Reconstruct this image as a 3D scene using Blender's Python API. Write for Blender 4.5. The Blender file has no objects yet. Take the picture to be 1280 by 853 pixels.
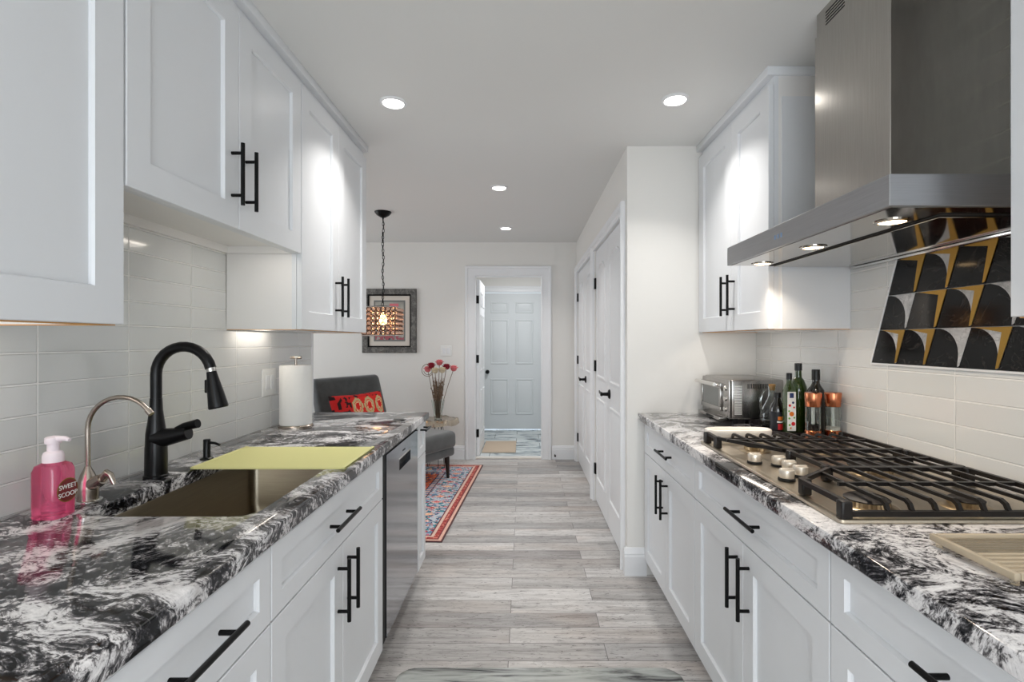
import bpy, bmesh, math, random
from mathutils import Vector, Matrix
random.seed(7)
PI = math.pi
SC = bpy.context.scene
COL = SC.collection

# ------------------------------------------------------------------ camera
cam = bpy.data.cameras.new('camera')
cam.sensor_width = 36.0
cam.lens = 645.0 / 1280.0 * 36.0
cam.shift_x = -15.0 / 1280.0
cam.clip_start = 0.02
camo = bpy.data.objects.new('camera', cam)
camo.location = (0, 0, 1.325)
camo.rotation_euler = (PI / 2, 0, 0)
COL.objects.link(camo)
SC.camera = camo

# ------------------------------------------------------------------ exposure, world, daylight
SC.view_settings.view_transform = 'Standard'
SC.view_settings.look = 'None'
SC.view_settings.gamma = 1.0
SC.view_settings.use_curve_mapping = False
SC.view_settings.exposure = 0.64
W_DOWN = 2.9          # each recessed ceiling light, watts
W_UNDER = 0.7          # each under-cabinet bar
W_HOOD = 0.6           # each hood lamp
W_PEND = 5.0           # pendant bulb
W_WIN_KITCHEN = 26.0   # daylight through the window behind the camera
W_FILL_DINING = 14.0    # fill through the unseen window added in the dining nook
W_HALL = 9.0          # unseen fill light added in the back hall

world = bpy.data.worlds.new('world')
SC.world = world
world.use_nodes = True
wnt = world.node_tree
wnt.nodes.clear()
wo = wnt.nodes.new('ShaderNodeOutputWorld')
wb = wnt.nodes.new('ShaderNodeBackground')
wb.inputs['Color'].default_value = (0.75, 0.87, 1.0, 1)
wb.inputs['Strength'].default_value = 1.2
wnt.links.new(wb.outputs[0], wo.inputs[0])

def area(name, loc, direction, sx, sy, watts, color, shape='RECTANGLE', parent=None, spread=None):
    l = bpy.data.lights.new(name, 'AREA')
    l.shape = shape
    l.size = sx
    if shape in ('RECTANGLE', 'ELLIPSE'):
        l.size_y = sy
    l.energy = watts
    l.color = color
    if spread is not None:
        l.spread = spread
    o = bpy.data.objects.new(name, l)
    COL.objects.link(o)
    if parent is not None:
        o.parent = parent
        o.location = Vector(loc) - ORG.get(parent.name, Vector((0, 0, 0)))
    else:
        o.location = loc
    o.rotation_euler = Vector(direction).to_track_quat('-Z', 'Y').to_euler()
    return o
ORG = {}
area('daylight_kitchen_window', (0.0, -1.57, 1.15), (0, 1, 0.12), 1.7, 1.9, W_WIN_KITCHEN, (0.94, 0.97, 1.0))
area('dining_fill_light', (-3.38, 4.4, 1.45), (1, 0, -0.05), 1.5, 1.3, W_FILL_DINING, (0.96, 0.98, 1.0))  # added daylight fill for the dining nook, source out of view
area('hall_fill_light', (-0.1, 6.5, 2.38), (0, 0, -1), 0.3, 0.3, W_HALL, (0.98, 0.99, 1.0), 'DISK')  # fill added to brighten the hall, no lamp modelled there

# ------------------------------------------------------------------ mesh builder
def lin(c):
    def f(v):
        v /= 255.0
        return v / 12.92 if v <= 0.04045 else ((v + 0.055) / 1.055) ** 2.4
    return (f(c[0]), f(c[1]), f(c[2]), 1.0)

class MB:
    """collects verts, faces, materials (and an optional colour per face) for ONE mesh object"""
    def __init__(s, M=None):
        s.v = []; s.f = []; s.m = []; s.c = []; s.mats = []; s.M = M; s.flat = False
    def mi(s, mat):
        if mat not in s.mats:
            s.mats.append(mat)
        return s.mats.index(mat)
    def pt(s, p):
        p = Vector(p)
        s.v.append(s.M @ p if s.M is not None else p)
        return len(s.v) - 1
    def face(s, idx, mat, col=None):
        s.f.append(tuple(idx)); s.m.append(s.mi(mat)); s.c.append(col)
    def poly(s, pts, mat, col=None):
        s.face([s.pt(p) for p in pts], mat, col)
    def add_bm(s, bm, mat):
        bm.verts.index_update()
        b = len(s.v)
        for v in bm.verts:
            s.pt(v.co)
        for f in bm.faces:
            s.face([b + v.index for v in f.verts], mat)
        bm.free()
    def box(s, x0, x1, y0, y1, z0, z1, mat, bevel=0.0, seg=2):
        x0, x1 = sorted((x0, x1)); y0, y1 = sorted((y0, y1)); z0, z1 = sorted((z0, z1))
        bm = bmesh.new()
        bmesh.ops.create_cube(bm, size=1.0)
        for v in bm.verts:
            v.co = Vector(((x0 + x1) / 2 + v.co.x * (x1 - x0), (y0 + y1) / 2 + v.co.y * (y1 - y0), (z0 + z1) / 2 + v.co.z * (z1 - z0)))
        if bevel > 0:
            bevel = min(bevel, 0.49 * min(x1 - x0, y1 - y0, z1 - z0))
            bmesh.ops.bevel(bm, geom=list(bm.edges), offset=bevel, segments=seg, affect='EDGES', profile=0.5)
        s.add_bm(bm, mat)
    def loft(s, loops, mat, cap0=True, cap1=True, closed=True):
        n = len(loops[0])
        ids = [[s.pt(p) for p in L] for L in loops]
        for a, b in zip(ids[:-1], ids[1:]):
            for i in range(n if closed else n - 1):
                j = (i + 1) % n
                s.face((a[i], a[j], b[j], b[i]), mat)
        if cap0: s.face(list(reversed(ids[0])), mat)
        if cap1: s.face(ids[-1], mat)
    def lathe(s, prof, c, mat, seg=24, T=None, cap0=True, cap1=True):
        """prof: (radius, height) pairs turned about the vertical through c; T maps local to world instead of c"""
        loops = []
        for r, h in prof:
            r = max(r, 1e-5)
            L = []
            for i in range(seg):
                a = 2 * PI * i / seg
                p = Vector((r * math.cos(a), r * math.sin(a), h))
                L.append(T @ p if T is not None else Vector(c) + p)
            loops.append(L)
        s.loft(loops, mat, cap0, cap1)
    def cyl(s, p0, p1, r0, mat, r1=None, seg=14):
        s.tube([p0, p1], [r0, r0 if r1 is None else r1], mat, seg)
    def tube(s, pts, r, mat, seg=10, closed=False, phase=0.0, up=None):
        pts = [Vector(p) for p in pts]
        n = len(pts)
        rs = r if isinstance(r, (list, tuple)) else [r] * n
        tang = []
        for i in range(n):
            if closed:
                t = pts[(i + 1) % n] - pts[i - 1]
            elif i == 0:
                t = pts[1] - pts[0]
            elif i == n - 1:
                t = pts[-1] - pts[-2]
            else:
                t = (pts[i + 1] - pts[i]).normalized() + (pts[i] - pts[i - 1]).normalized()
            tang.append(t.normalized())
        t0 = tang[0]
        ref = Vector(up) if up is not None else (Vector((0, 0, 1)) if abs(t0.z) < 0.9 else Vector((1, 0, 0)))
        u = (ref - t0 * ref.dot(t0)).normalized()
        loops = []
        for i in range(n):
            t = tang[i]
            u = (u - t * u.dot(t)).normalized()
            w = t.cross(u)
            L = []
            for k in range(seg):
                a = 2 * PI * k / seg + phase
                L.append(pts[i] + (u * math.cos(a) + w * math.sin(a)) * rs[i])
            loops.append(L)
        if closed:
            loops.append(loops[0])
            s.loft(loops, mat, False, False)
        else:
            s.loft(loops, mat)
    def ball(s, c, r, mat, seg=16, rings=10, T=None):
        if not isinstance(r, (list, tuple)): r = (r, r, r)
        c = Vector(c)
        loops = []
        for j in range(rings + 1):
            th = PI * j / rings
            rr = max(math.sin(th), 1e-4)
            L = []
            for i in range(seg):
                a = 2 * PI * i / seg
                p = Vector((r[0] * rr * math.cos(a), r[1] * rr * math.sin(a), -r[2] * math.cos(th)))
                L.append((T @ p) if T is not None else c + p)
            loops.append(L)
        s.loft(loops, mat, False, False)
    def rings(s, O, U, V, N, w, h, steps, mat, cap0=True, cap1=True, outline=None):
        """rectangle w x h (or an outline function of inset) stepped through (inset, height) pairs: shaker fronts, raised panels"""
        O, U, V, N = Vector(O), Vector(U), Vector(V), Vector(N)
        loops = []
        for ins, ht in steps:
            if outline is None:
                uv = [(ins, ins), (w - ins, ins), (w - ins, h - ins), (ins, h - ins)]
            else:
                uv = outline(ins)
            loops.append([O + U * a + V * b + N * ht for a, b in uv])
        s.loft(loops, mat, cap0, cap1)
    def build(s, name, parent=None, angle=35, loc=None):
        me = bpy.data.meshes.new(name)
        if parent is None:
            if loc is None:
                xs = [p.x for p in s.v]; ys = [p.y for p in s.v]; zs = [p.z for p in s.v]
                loc = Vector(((min(xs) + max(xs)) / 2, (min(ys) + max(ys)) / 2, min(zs)))
            org = Vector(loc)
        else:
            org = ORG.get(parent.name, Vector((0, 0, 0)))
        me.from_pydata([tuple(p - org) for p in s.v], [], s.f)
        for m in s.mats:
            me.materials.append(m)
        me.polygons.foreach_set('material_index', s.m)
        if any(c is not None for c in s.c):
            ca = me.color_attributes.new('tint', 'FLOAT_COLOR', 'CORNER')
            data = []
            for p in me.polygons:
                c = s.c[p.index] or (1, 1, 1, 1)
                for _ in range(p.loop_total):
                    data.extend(c)
            ca.data.foreach_set('color', data)
        bm = bmesh.new(); bm.from_mesh(me)
        bmesh.ops.recalc_face_normals(bm, faces=list(bm.faces))
        bm.to_mesh(me); bm.free()
        me.polygons.foreach_set('use_smooth', [not s.flat] * len(me.polygons))
        if not s.flat:
            me.set_sharp_from_angle(angle=math.radians(angle))
        o = bpy.data.objects.new(name, me)
        COL.objects.link(o)
        if parent is None:
            o.location = org
            ORG[o.name] = org
        else:
            o.parent = parent
            ORG[o.name] = org
        return o

def tag(o, label, cat, group=None):
    o['label'] = label; o['category'] = cat
    if group: o['group'] = group
    return o
def struct(o):
    o['kind'] = 'structure'
    return o
def thing(name, loc, label, cat, group=None, rotz=None):
    """an Empty at the thing's base; parts are built in world space unless rotz is given (then in local space)"""
    o = bpy.data.objects.new(name, None)
    COL.objects.link(o)
    o.empty_display_size = 0.05
    o.location = loc
    if rotz is not None:
        o.rotation_euler = (0, 0, rotz)
        ORG[o.name] = Vector((0, 0, 0))
    else:
        ORG[o.name] = Vector(loc)
    return tag(o, label, cat, group)
def copy_tree(src, loc, label=None, group=None, rotz=None):
    r = src.copy(); COL.objects.link(r); r.location = loc
    if rotz is not None: r.rotation_euler = (0, 0, rotz)
    if label: r['label'] = label
    if group: r['group'] = group
    ORG[r.name] = Vector(loc)
    def rec(a, b):
        for ch in list(a.children):
            c = ch.copy(); COL.objects.link(c); c.parent = b
            rec(ch, c)
    rec(src, r)
    return r

# ------------------------------------------------------------------ materials
def new_mat(name):
    m = bpy.data.materials.new(name)
    m.use_nodes = True
    nt = m.node_tree
    b = nt.nodes['Principled BSDF']
    return m, nt, b
def P(name, rgb, rough=0.5, metal=0.0, trans=0.0, emit=None, estr=0.0, ior=1.45, coat=0.0, spec=0.5, var=0.0, vscale=20.0):
    m, nt, b = new_mat(name)
    c = lin(rgb)
    b.inputs['Base Color'].default_value = c
    b.inputs['Roughness'].default_value = rough
    b.inputs['Metallic'].default_value = metal
    b.inputs['Transmission Weight'].default_value = trans
    b.inputs['IOR'].default_value = ior
    b.inputs['Coat Weight'].default_value = coat
    b.inputs['Specular IOR Level'].default_value = spec
    if emit is not None:
        b.inputs['Emission Color'].default_value = lin(emit)
        b.inputs['Emission Strength'].default_value = estr
    if var > 0:
        n = nt.nodes.new('ShaderNodeTexNoise'); n.inputs['Scale'].default_value = vscale; n.inputs['Detail'].default_value = 5
        tc = nt.nodes.new('ShaderNodeTexCoord'); nt.links.new(tc.outputs['Object'], n.inputs['Vector'])
        mx = nt.nodes.new('ShaderNodeMix'); mx.data_type = 'RGBA'
        mx.inputs['A'].default_value = tuple(v * (1 - var) for v in c[:3]) + (1,)
        mx.inputs['B'].default_value = tuple(min(1, v * (1 + var)) for v in c[:3]) + (1,)
        nt.links.new(n.outputs['Fac'], mx.inputs['Factor'])
        nt.links.new(mx.outputs['Result'], b.inputs['Base Color'])
    return m
class N:
    """tiny node helper"""
    def __init__(s, nt): s.nt = nt
    def new(s, t, **kw):
        n = s.nt.nodes.new(t)
        for k, v in kw.items(): setattr(n, k, v)
        return n
    def link(s, a, b): s.nt.links.new(a, b)
    def math(s, op, a, b=None):
        n = s.new('ShaderNodeMath', operation=op)
        for i, v in enumerate((a, b)):
            if v is None: continue
            if isinstance(v, (int, float)): n.inputs[i].default_value = v
            else: s.link(v, n.inputs[i])
        return n.outputs[0]
    def pos(s): return s.new('ShaderNodeNewGeometry').outputs['Position']
    def mapping(s, vec, loc=(0, 0, 0), rot=(0, 0, 0), scale=(1, 1, 1)):
        n = s.new('ShaderNodeMapping')
        n.inputs['Location'].default_value = loc; n.inputs['Rotation'].default_value = rot; n.inputs['Scale'].default_value = scale
        s.link(vec, n.inputs['Vector']); return n.outputs[0]
    def noise(s, vec, scale, detail=4, rough=0.5, dist=0.0):
        n = s.new('ShaderNodeTexNoise')
        n.inputs['Scale'].default_value = scale; n.inputs['Detail'].default_value = detail
        n.inputs['Roughness'].default_value = rough; n.inputs['Distortion'].default_value = dist
        s.link(vec, n.inputs['Vector']); return n
    def ramp(s, fac, stops, interp='LINEAR'):
        n = s.new('ShaderNodeValToRGB'); n.color_ramp.interpolation = interp
        el = n.color_ramp.elements
        while len(el) < len(stops): el.new(0.5)
        for e, (p, c) in zip(el, stops):
            e.position = p; e.color = c if len(c) == 4 else lin(c)
        s.link(fac, n.inputs['Fac']); return n.outputs['Color']
    def mix(s, fac, a, b, blend='MIX'):
        n = s.new('ShaderNodeMix', data_type='RGBA', blend_type=blend)
        for k, v in (('Factor', fac), ('A', a), ('B', b)):
            if isinstance(v, (int, float)): n.inputs[k].default_value = v
            elif isinstance(v, tuple): n.inputs[k].default_value = v
            else: s.link(v, n.inputs[k])
        return n.outputs['Result']
    def bump(s, h, strength, dist, b):
        n = s.new('ShaderNodeBump'); n.inputs['Strength'].default_value = strength; n.inputs['Distance'].default_value = dist
        s.link(h, n.inputs['Height']); s.link(n.outputs[0], b.inputs['Normal'])

M = {}
M['cab'] = P('cabinet white paint', (228, 230, 233), 0.36, var=0.01)
M['cab_side'] = P('cabinet side white laminate', (236, 234, 232), 0.4)
M['maple'] = P('raw maple edge', (214, 160, 96), 0.5, var=0.12, vscale=14)
M['wall'] = P('wall paint warm white', (234, 232, 228), 0.75, var=0.01, vscale=3)
M['ceil'] = P('ceiling paint', (228, 228, 226), 0.85, var=0.01, vscale=3)
M['trim'] = P('white gloss trim', (236, 237, 239), 0.35)
M['hall_door'] = P('hall door pale grey blue', (216, 220, 222), 0.4)
M['black'] = P('matte black metal', (14, 14, 15), 0.35, 0.6)
M['faucet_black'] = P('satin black faucet', (13, 13, 15), 0.28, 0.3)
M['iron'] = P('black cast iron', (30, 27, 26), 0.38, 0.2, var=0.2, vscale=60)
M['nickel'] = P('brushed nickel', (176, 166, 156), 0.25, 1.0)
M['chrome'] = P('chrome', (215, 213, 210), 0.12, 1.0)
M['bulb'] = P('warm bulb', (255, 230, 200), 0.3, emit=(255, 196, 130), estr=14.0)
M['led'] = P('recessed light diffuser', (255, 255, 255), 0.5, emit=(255, 250, 244), estr=9.0)
M['led_warm'] = P('warm lamp lens', (255, 255, 255), 0.3, emit=(255, 214, 160), estr=9.0)
M['led_bar'] = P('light bar diffuser', (255, 255, 255), 0.3, emit=(255, 226, 190), estr=1.0)
M['glass'] = P('clear glass', (245, 250, 248), 0.02, trans=1.0, ior=1.45)
M['copper'] = P('brushed copper', (206, 128, 92), 0.24, 1.0)
M['rubber'] = P('black rubber', (16, 16, 17), 0.7)
M['plate'] = P('white plastic plate', (240, 240, 238), 0.35)
M['paper'] = P('paper towel', (244, 243, 240), 0.9, var=0.02, vscale=80)
M['ceramic'] = P('white glazed ceramic', (240, 234, 226), 0.15)
M['dark_wood'] = P('dark stained wood', (34, 24, 20), 0.4)
M['brass'] = P('burner brass alloy', (196, 176, 146), 0.28, 1.0)
M['enamel'] = P('black burner cap', (40, 37, 36), 0.45, 0.3)
M['gold'] = P('gold brass inlay', (168, 132, 66), 0.34, 1.0)
M['white_marble'] = None

def steel(name, rgb, rough, streak=(1, 1, 60)):
    m, nt, b = new_mat(name); n = N(nt)
    v = n.mapping(n.pos(), scale=streak)
    no = n.noise(v, 8.0, 4, 0.6)
    n.link(n.ramp(no.outputs['Fac'], [(0.3, tuple(int(c * 0.94) for c in rgb)), (0.7, rgb)]), b.inputs['Base Color'])
    b.inputs['Metallic'].default_value = 1.0
    r = n.math('MULTIPLY_ADD', no.outputs['Fac'], 0.08)
    r.node.inputs[2].default_value = rough
    n.link(r, b.inputs['Roughness'])
    return m
M['steel'] = steel('brushed stainless steel', (176, 173, 170), 0.22, (60, 1, 1))
M['steel_hood'] = steel('hood stainless steel', (186, 182, 176), 0.17, (4, 40, 1))
M['steel_band'] = steel('hood canopy brushed steel', (176, 177, 180), 0.28, (1, 1, 60))
M['steel_pol'] = steel('polished stainless steel', (186, 180, 172), 0.05, (1, 30, 1))
M['steel_dw'] = steel('dishwasher stainless steel', (168, 171, 178), 0.07, (1, 40, 1))
M['steel_sink'] = steel('sink stainless steel', (178, 168, 150), 0.3, (1, 1, 30))
M['steel_top'] = steel('cooktop stainless steel', (208, 196, 178), 0.27, (50, 1, 1))

def granite(name, rot, lift):
    m, nt, b = new_mat(name); n = N(nt)
    p = n.pos()
    w = n.noise(p, 2.2, 3, 0.5)
    wv = n.new('ShaderNodeVectorMath', operation='MULTIPLY_ADD')
    n.link(w.outputs['Color'], wv.inputs[0]); wv.inputs[1].default_value = (0.5, 0.5, 0.5); n.link(p, wv.inputs[2])
    v = n.mapping(wv.outputs[0], rot=(0, 0, rot), scale=(1.0, 2.0, 1.6))
    big = n.noise(v, 4.2, 5, 0.6, 0.5)
    fine = n.noise(v, 44.0, 10, 0.78, 0.5)
    speck = n.noise(p, 120.0, 3, 0.6)
    mixf = n.math('ADD', n.math('MULTIPLY', big.outputs['Fac'], 0.55), n.math('MULTIPLY', fine.outputs['Fac'], 0.53))
    mixf = n.math('ADD', mixf, n.math('MULTIPLY', n.math('SUBTRACT', speck.outputs['Fac'], 0.5), 0.1))
    mixf = n.math('ADD', mixf, lift)
    col = n.ramp(mixf, [(0.0, (8, 9, 11)), (0.475, (14, 15, 18)), (0.51, (58, 58, 62)), (0.54, (124, 121, 122)), (0.57, (212, 210, 211)), (0.66, (240, 238, 238)), (1.0, (246, 244, 244))])
    rust = n.noise(p, 5.0, 4, 0.6)
    rf = n.math('MULTIPLY', n.ramp(rust.outputs['Fac'], [(0.58, (0, 0, 0, 1)), (0.72, (1, 1, 1, 1))]), 0.45)
    col = n.mix(rf, col, lin((104, 78, 66)), 'MULTIPLY')
    n.link(col, b.inputs['Base Color'])
    b.inputs['Roughness'].default_value = 0.07
    b.inputs['Specular IOR Level'].default_value = 0.38
    return m
M['granite_l'] = granite('polished black and white granite', 0.55, -0.012)
M['granite_r'] = granite('polished white and black granite', -0.5, 0.010)

def tile_mat(name, jy, seed):
    """white glass 75 x 293 mm stacked tiles on a wall in the YZ plane; jy is a joint's y"""
    m, nt, b = new_mat(name); n = N(nt)
    sep = n.new('ShaderNodeSeparateXYZ'); n.link(n.pos(), sep.inputs[0])
    cb = n.new('ShaderNodeCombineXYZ')
    n.link(n.math('SUBTRACT', sep.outputs['Y'], jy - 0.2925 * 20), cb.inputs['X'])
    n.link(n.math('SUBTRACT', sep.outputs['Z'], 0.918 - 0.0755 * 4), cb.inputs['Y'])
    br = n.new('ShaderNodeTexBrick'); br.offset = 0.0; br.squash = 1.0
    br.inputs['Scale'].default_value = 1.0
    br.inputs['Mortar Size'].default_value = 0.003; br.inputs['Mortar Smooth'].default_value = 0.35
    br.inputs['Brick Width'].default_value = 0.2925; br.inputs['Row Height'].default_value = 0.0755
    br.inputs['Color1'].default_value = lin((226, 227, 226)); br.inputs['Color2'].default_value = lin((219, 221, 220))
    br.inputs['Mortar'].default_value = lin((248, 248, 246))
    n.link(cb.outputs[0], br.inputs['Vector'])
    n.link(br.outputs['Color'], b.inputs['Base Color'])
    n.bump(n.math('SUBTRACT', 1.0, br.outputs['Fac']), 0.9, 0.006, b)
    rr = n.math('MULTIPLY_ADD', br.outputs['Fac'], 0.5); rr.node.inputs[2].default_value = 0.1
    n.link(rr, b.inputs['Roughness'])
    return m
M['tile_l'] = tile_mat('white glass tile left', 1.268, 1)
M['tile_r'] = tile_mat('white glass tile right', 1.575, 2)

def floor_mat():
    m, nt, b = new_mat('grey weathered plank floor'); n = N(nt)
    sep = n.new('ShaderNodeSeparateXYZ'); n.link(n.pos(), sep.inputs[0])
    cb = n.new('ShaderNodeCombineXYZ')
    n.link(n.math('ADD', sep.outputs['X'], 0.065 + 1.22 * 6 ), cb.inputs['X'])
    n.link(n.math('ADD', sep.outputs['Y'], -2.386 + 0.125 * 40), cb.inputs['Y'])
    br = n.new('ShaderNodeTexBrick'); br.offset = 0.66; br.offset_frequency = 2
    br.inputs['Scale'].default_value = 1.0; br.inputs['Mortar Size'].default_value = 0.0018; br.inputs['Mortar Smooth'].default_value = 0.2
    br.inputs['Brick Width'].default_value = 1.22; br.inputs['Row Height'].default_value = 0.125; br.inputs['Bias'].default_value = 0.0
    br.inputs['Color1'].default_value = (0, 0, 0, 1); br.inputs['Color2'].default_value = (1, 1, 1, 1); br.inputs['Mortar'].default_value = (0.5, 0.5, 0.5, 1)
    n.link(cb.outputs[0], br.inputs['Vector'])
    # each plank shifts its own grain
    sh = n.new('ShaderNodeVectorMath', operation='MULTIPLY_ADD')
    n.link(br.outputs['Color'], sh.inputs[0]); sh.inputs[1].default_value = (13.0, 7.0, 5.0); n.link(n.pos(), sh.inputs[2])
    g = n.noise(n.mapping(sh.outputs[0], scale=(1.0, 9, 1)), 3.0, 7, 0.62, 0.4)
    g2 = n.noise(n.mapping(sh.outputs[0], scale=(3.0, 60, 1)), 4.0, 5, 0.6, 0.3)
    gg = n.math('ADD', n.math('MULTIPLY', g.outputs['Fac'], 0.62), n.math('MULTIPLY', g2.outputs['Fac'], 0.38))
    base = n.ramp(gg, [(0.28, (124, 122, 120)), (0.41, (174, 171, 169)), (0.52, (202, 199, 197)), (0.66, (222, 220, 218))])
    tone = n.ramp(br.outputs['Color'], [(0.0, (190, 190, 192)), (0.5, (230, 229, 228)), (1.0, (255, 255, 255))])
    base = n.mix(1.0, base, tone, 'MULTIPLY')
    warm = n.noise(n.mapping(sh.outputs[0], scale=(0.8, 3, 1)), 1.5, 2)
    base = n.mix(n.math('MULTIPLY', n.ramp(warm.outputs['Fac'], [(0.5, (0, 0, 0, 1)), (0.75, (1, 1, 1, 1))]), 0.6), base, lin((240, 220, 206)), 'MULTIPLY')
    kn = n.noise(n.mapping(sh.outputs[0], scale=(4, 22, 1)), 4.5, 6, 0.72, 1.2)
    kf = n.ramp(kn.outputs['Fac'], [(0.575, (0, 0, 0, 1)), (0.61, (1, 1, 1, 1))])
    base = n.mix(n.math('MULTIPLY', kf, 0.7), base, lin((62, 58, 56)))
    base = n.mix(n.math('MULTIPLY', br.outputs['Fac'], 0.8), base, lin((82, 79, 78)))
    n.link(base, b.inputs['Base Color'])
    b.inputs['Roughness'].default_value = 0.42
    n.bump(n.math('SUBTRACT', 1.0, br.outputs['Fac']), 0.3, 0.002, b)
    return m
M['floor'] = floor_mat()

def hall_floor_mat():
    m, nt, b = new_mat('white marble tile with blue grey veins'); n = N(nt)
    p = n.pos()
    v = n.mapping(p, rot=(0, 0, -0.25), scale=(1.0, 4.0, 1))
    no = n.noise(v, 2.2, 6, 0.55, 1.2)
    col = n.ramp(no.outputs['Fac'], [(0.36, (60, 72, 84)), (0.43, (150, 162, 168)), (0.5, (205, 214, 216)), (0.7, (226, 231, 232))])
    br = n.new('ShaderNodeTexBrick'); br.offset = 0.5
    br.inputs['Scale'].default_value = 1.0; br.inputs['Mortar Size'].default_value = 0.004
    br.inputs['Brick Width'].default_value = 0.6; br.inputs['Row Height'].default_value = 0.3
    n.link(n.mapping(p, loc=(10, 10.1, 0)), br.inputs['Vector'])
    col = n.mix(br.outputs['Fac'], col, lin((120, 124, 124)))
    n.link(col, b.inputs['Base Color']); b.inputs['Roughness'].default_value = 0.15
    return m
M['hall_floor'] = hall_floor_mat()

def tint_mat(name, rough=0.8, metal=0.0, bump=0.0, coat=0.0):
    """shows the woven or printed pattern stored per face"""
    m, nt, b = new_mat(name); n = N(nt)
    a = n.new('ShaderNodeVertexColor'); a.layer_name = 'tint'
    no = n.noise(n.new('ShaderNodeTexCoord').outputs['Object'], 300, 3)
    n.link(n.mix(0.18, a.outputs['Color'], no.outputs['Fac'], 'OVERLAY'), b.inputs['Base Color'])
    b.inputs['Roughness'].default_value = rough; b.inputs['Metallic'].default_value = metal; b.inputs['Coat Weight'].default_value = coat
    if bump: n.bump(no.outputs['Fac'], bump, 0.002, b)
    return m
M['rug'] = tint_mat('woven wool rug', 0.95, bump=0.5)
M['print'] = tint_mat('printed paper', 0.6)
M['pillow'] = tint_mat('printed cushion fabric', 0.9, bump=0.4)

def velvet(name, a, c):
    m, nt, b = new_mat(name); n = N(nt)
    no = n.noise(n.new('ShaderNodeTexCoord').outputs['Object'], 9, 5, 0.6)
    n.link(n.ramp(no.outputs['Fac'], [(0.3, a), (0.7, c)]), b.inputs['Base Color'])
    b.inputs['Roughness'].default_value = 0.85; b.inputs['Sheen Weight'].default_value = 0.5
    return m
M['velvet'] = velvet('charcoal grey velvet', (58, 61, 62), (80, 83, 84))

def marble(name, a, c, vein, rough=0.12):
    m, nt, b = new_mat(name); n = N(nt)
    no = n.noise(n.pos(), 14, 7, 0.62, 1.5)
    w = n.noise(n.pos(), 5, 6, 0.6, 2.2)
    vf = n.ramp(n.math('ABSOLUTE', n.math('SUBTRACT', w.outputs['Fac'], 0.5)), [(0.0, (1, 1, 1, 1)), (0.012, (0, 0, 0, 1))])
    col = n.mix(n.math('MULTIPLY', vf, 0.5), n.ramp(no.outputs['Fac'], [(0.3, a), (0.7, c)]), lin(vein))
    n.link(col, b.inputs['Base Color']); b.inputs['Roughness'].default_value = rough
    return m
M['black_marble'] = marble('black veined marble', (7, 7, 7), (16, 15, 15), (70, 66, 63), 0.09)
M['black_marble'].node_tree.nodes['Principled BSDF'].inputs['Specular IOR Level'].default_value = 0.28
M['white_marble'] = marble('white grey marble', (150, 150, 152), (224, 224, 224), (120, 120, 122), 0.15)

def wood_frame():
    m, nt, b = new_mat('weathered grey frame wood'); n = N(nt)
    no = n.noise(n.mapping(n.pos(), scale=(1, 1, 1)), 22, 8, 0.7, 1.0)
    n.link(n.ramp(no.outputs['Fac'], [(0.3, (52, 51, 50)), (0.5, (98, 96, 93)), (0.72, (150, 147, 142))]), b.inputs['Base Color'])
    b.inputs['Roughness'].default_value = 0.5
    return m
M['frame'] = wood_frame()

def kitchen_mat_mat():
    m, nt, b = new_mat('grey vinyl mat with dark swirls'); n = N(nt)
    no = n.noise(n.mapping(n.pos(), scale=(1.2, 9, 1)), 2.4, 7, 0.6, 1.2)
    n.link(n.ramp(no.outputs['Fac'], [(0.33, (48, 48, 50)), (0.4, (120, 122, 120)), (0.5, (160, 164, 160)), (0.7, (182, 184, 182))]), b.inputs['Base Color'])
    b.inputs['Roughness'].default_value = 0.25
    return m
M['kmat'] = kitchen_mat_mat()

# ================================================================== THE ROOM
CEIL = 2.43
XL, XR = -1.195, 1.315       # finished tile faces
YS = 2.925                   # end of the kitchen run
YB = 5.78                    # back wall
def slab(name, boxes, mat, bevel=0.0):
    m = MB()
    for b in boxes: m.box(*b, mat, bevel)
    return struct(m.build(name))

slab('floor', [(-3.5, 1.45, -1.7, YB + 0.06, -0.1, 0.0)], M['floor'])
slab('floor_hall', [(-1.2, 1.0, YB + 0.06, 7.75, -0.1, 0.002)], M['hall_floor'])
slab('ceiling', [(-3.5, 1.45, -1.7, 7.75, CEIL, CEIL + 0.1)], M['ceil'])
slab('wall_left', [(-1.32, XL - 0.008, -1.62, YS, 0, CEIL)], M['wall'])
slab('wall_dining_front', [(-3.5, -1.32, YS - 0.14, YS, 0, CEIL)], M['wall'])
slab('wall_dining_left', [(-3.5, -3.4, YS, 3.7, 0, CEIL), (-3.5, -3.4, 5.1, YB, 0, CEIL), (-3.5, -3.4, 3.7, 5.1, 0, 0.85), (-3.5, -3.4, 3.7, 5.1, 2.1, CEIL)], M['wall'])
DX0, DX1, DH = -0.545, 0.194, 2.052
slab('wall_back', [(-3.5, DX0 - 0.02, YB, YB + 0.12, 0, CEIL), (DX1 + 0.02, 0.70, YB, YB + 0.12, 0, CEIL), (DX0 - 0.02, DX1 + 0.02, YB, YB + 0.12, DH + 0.02, CEIL)], M['wall'])
slab('wall_right', [(XR + 0.008, 1.45, -1.62, YS, 0, CEIL)], M['wall'])
slab('wall_front', [(-1.32, -0.95, -1.72, -1.62, 0, CEIL), (0.95, 1.45, -1.72, -1.62, 0, CEIL), (-0.95, 0.95, -1.72, -1.62, 0, 0.15), (-0.95, 0.95, -1.72, -1.62, 2.2, CEIL)], M['wall'])
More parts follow.
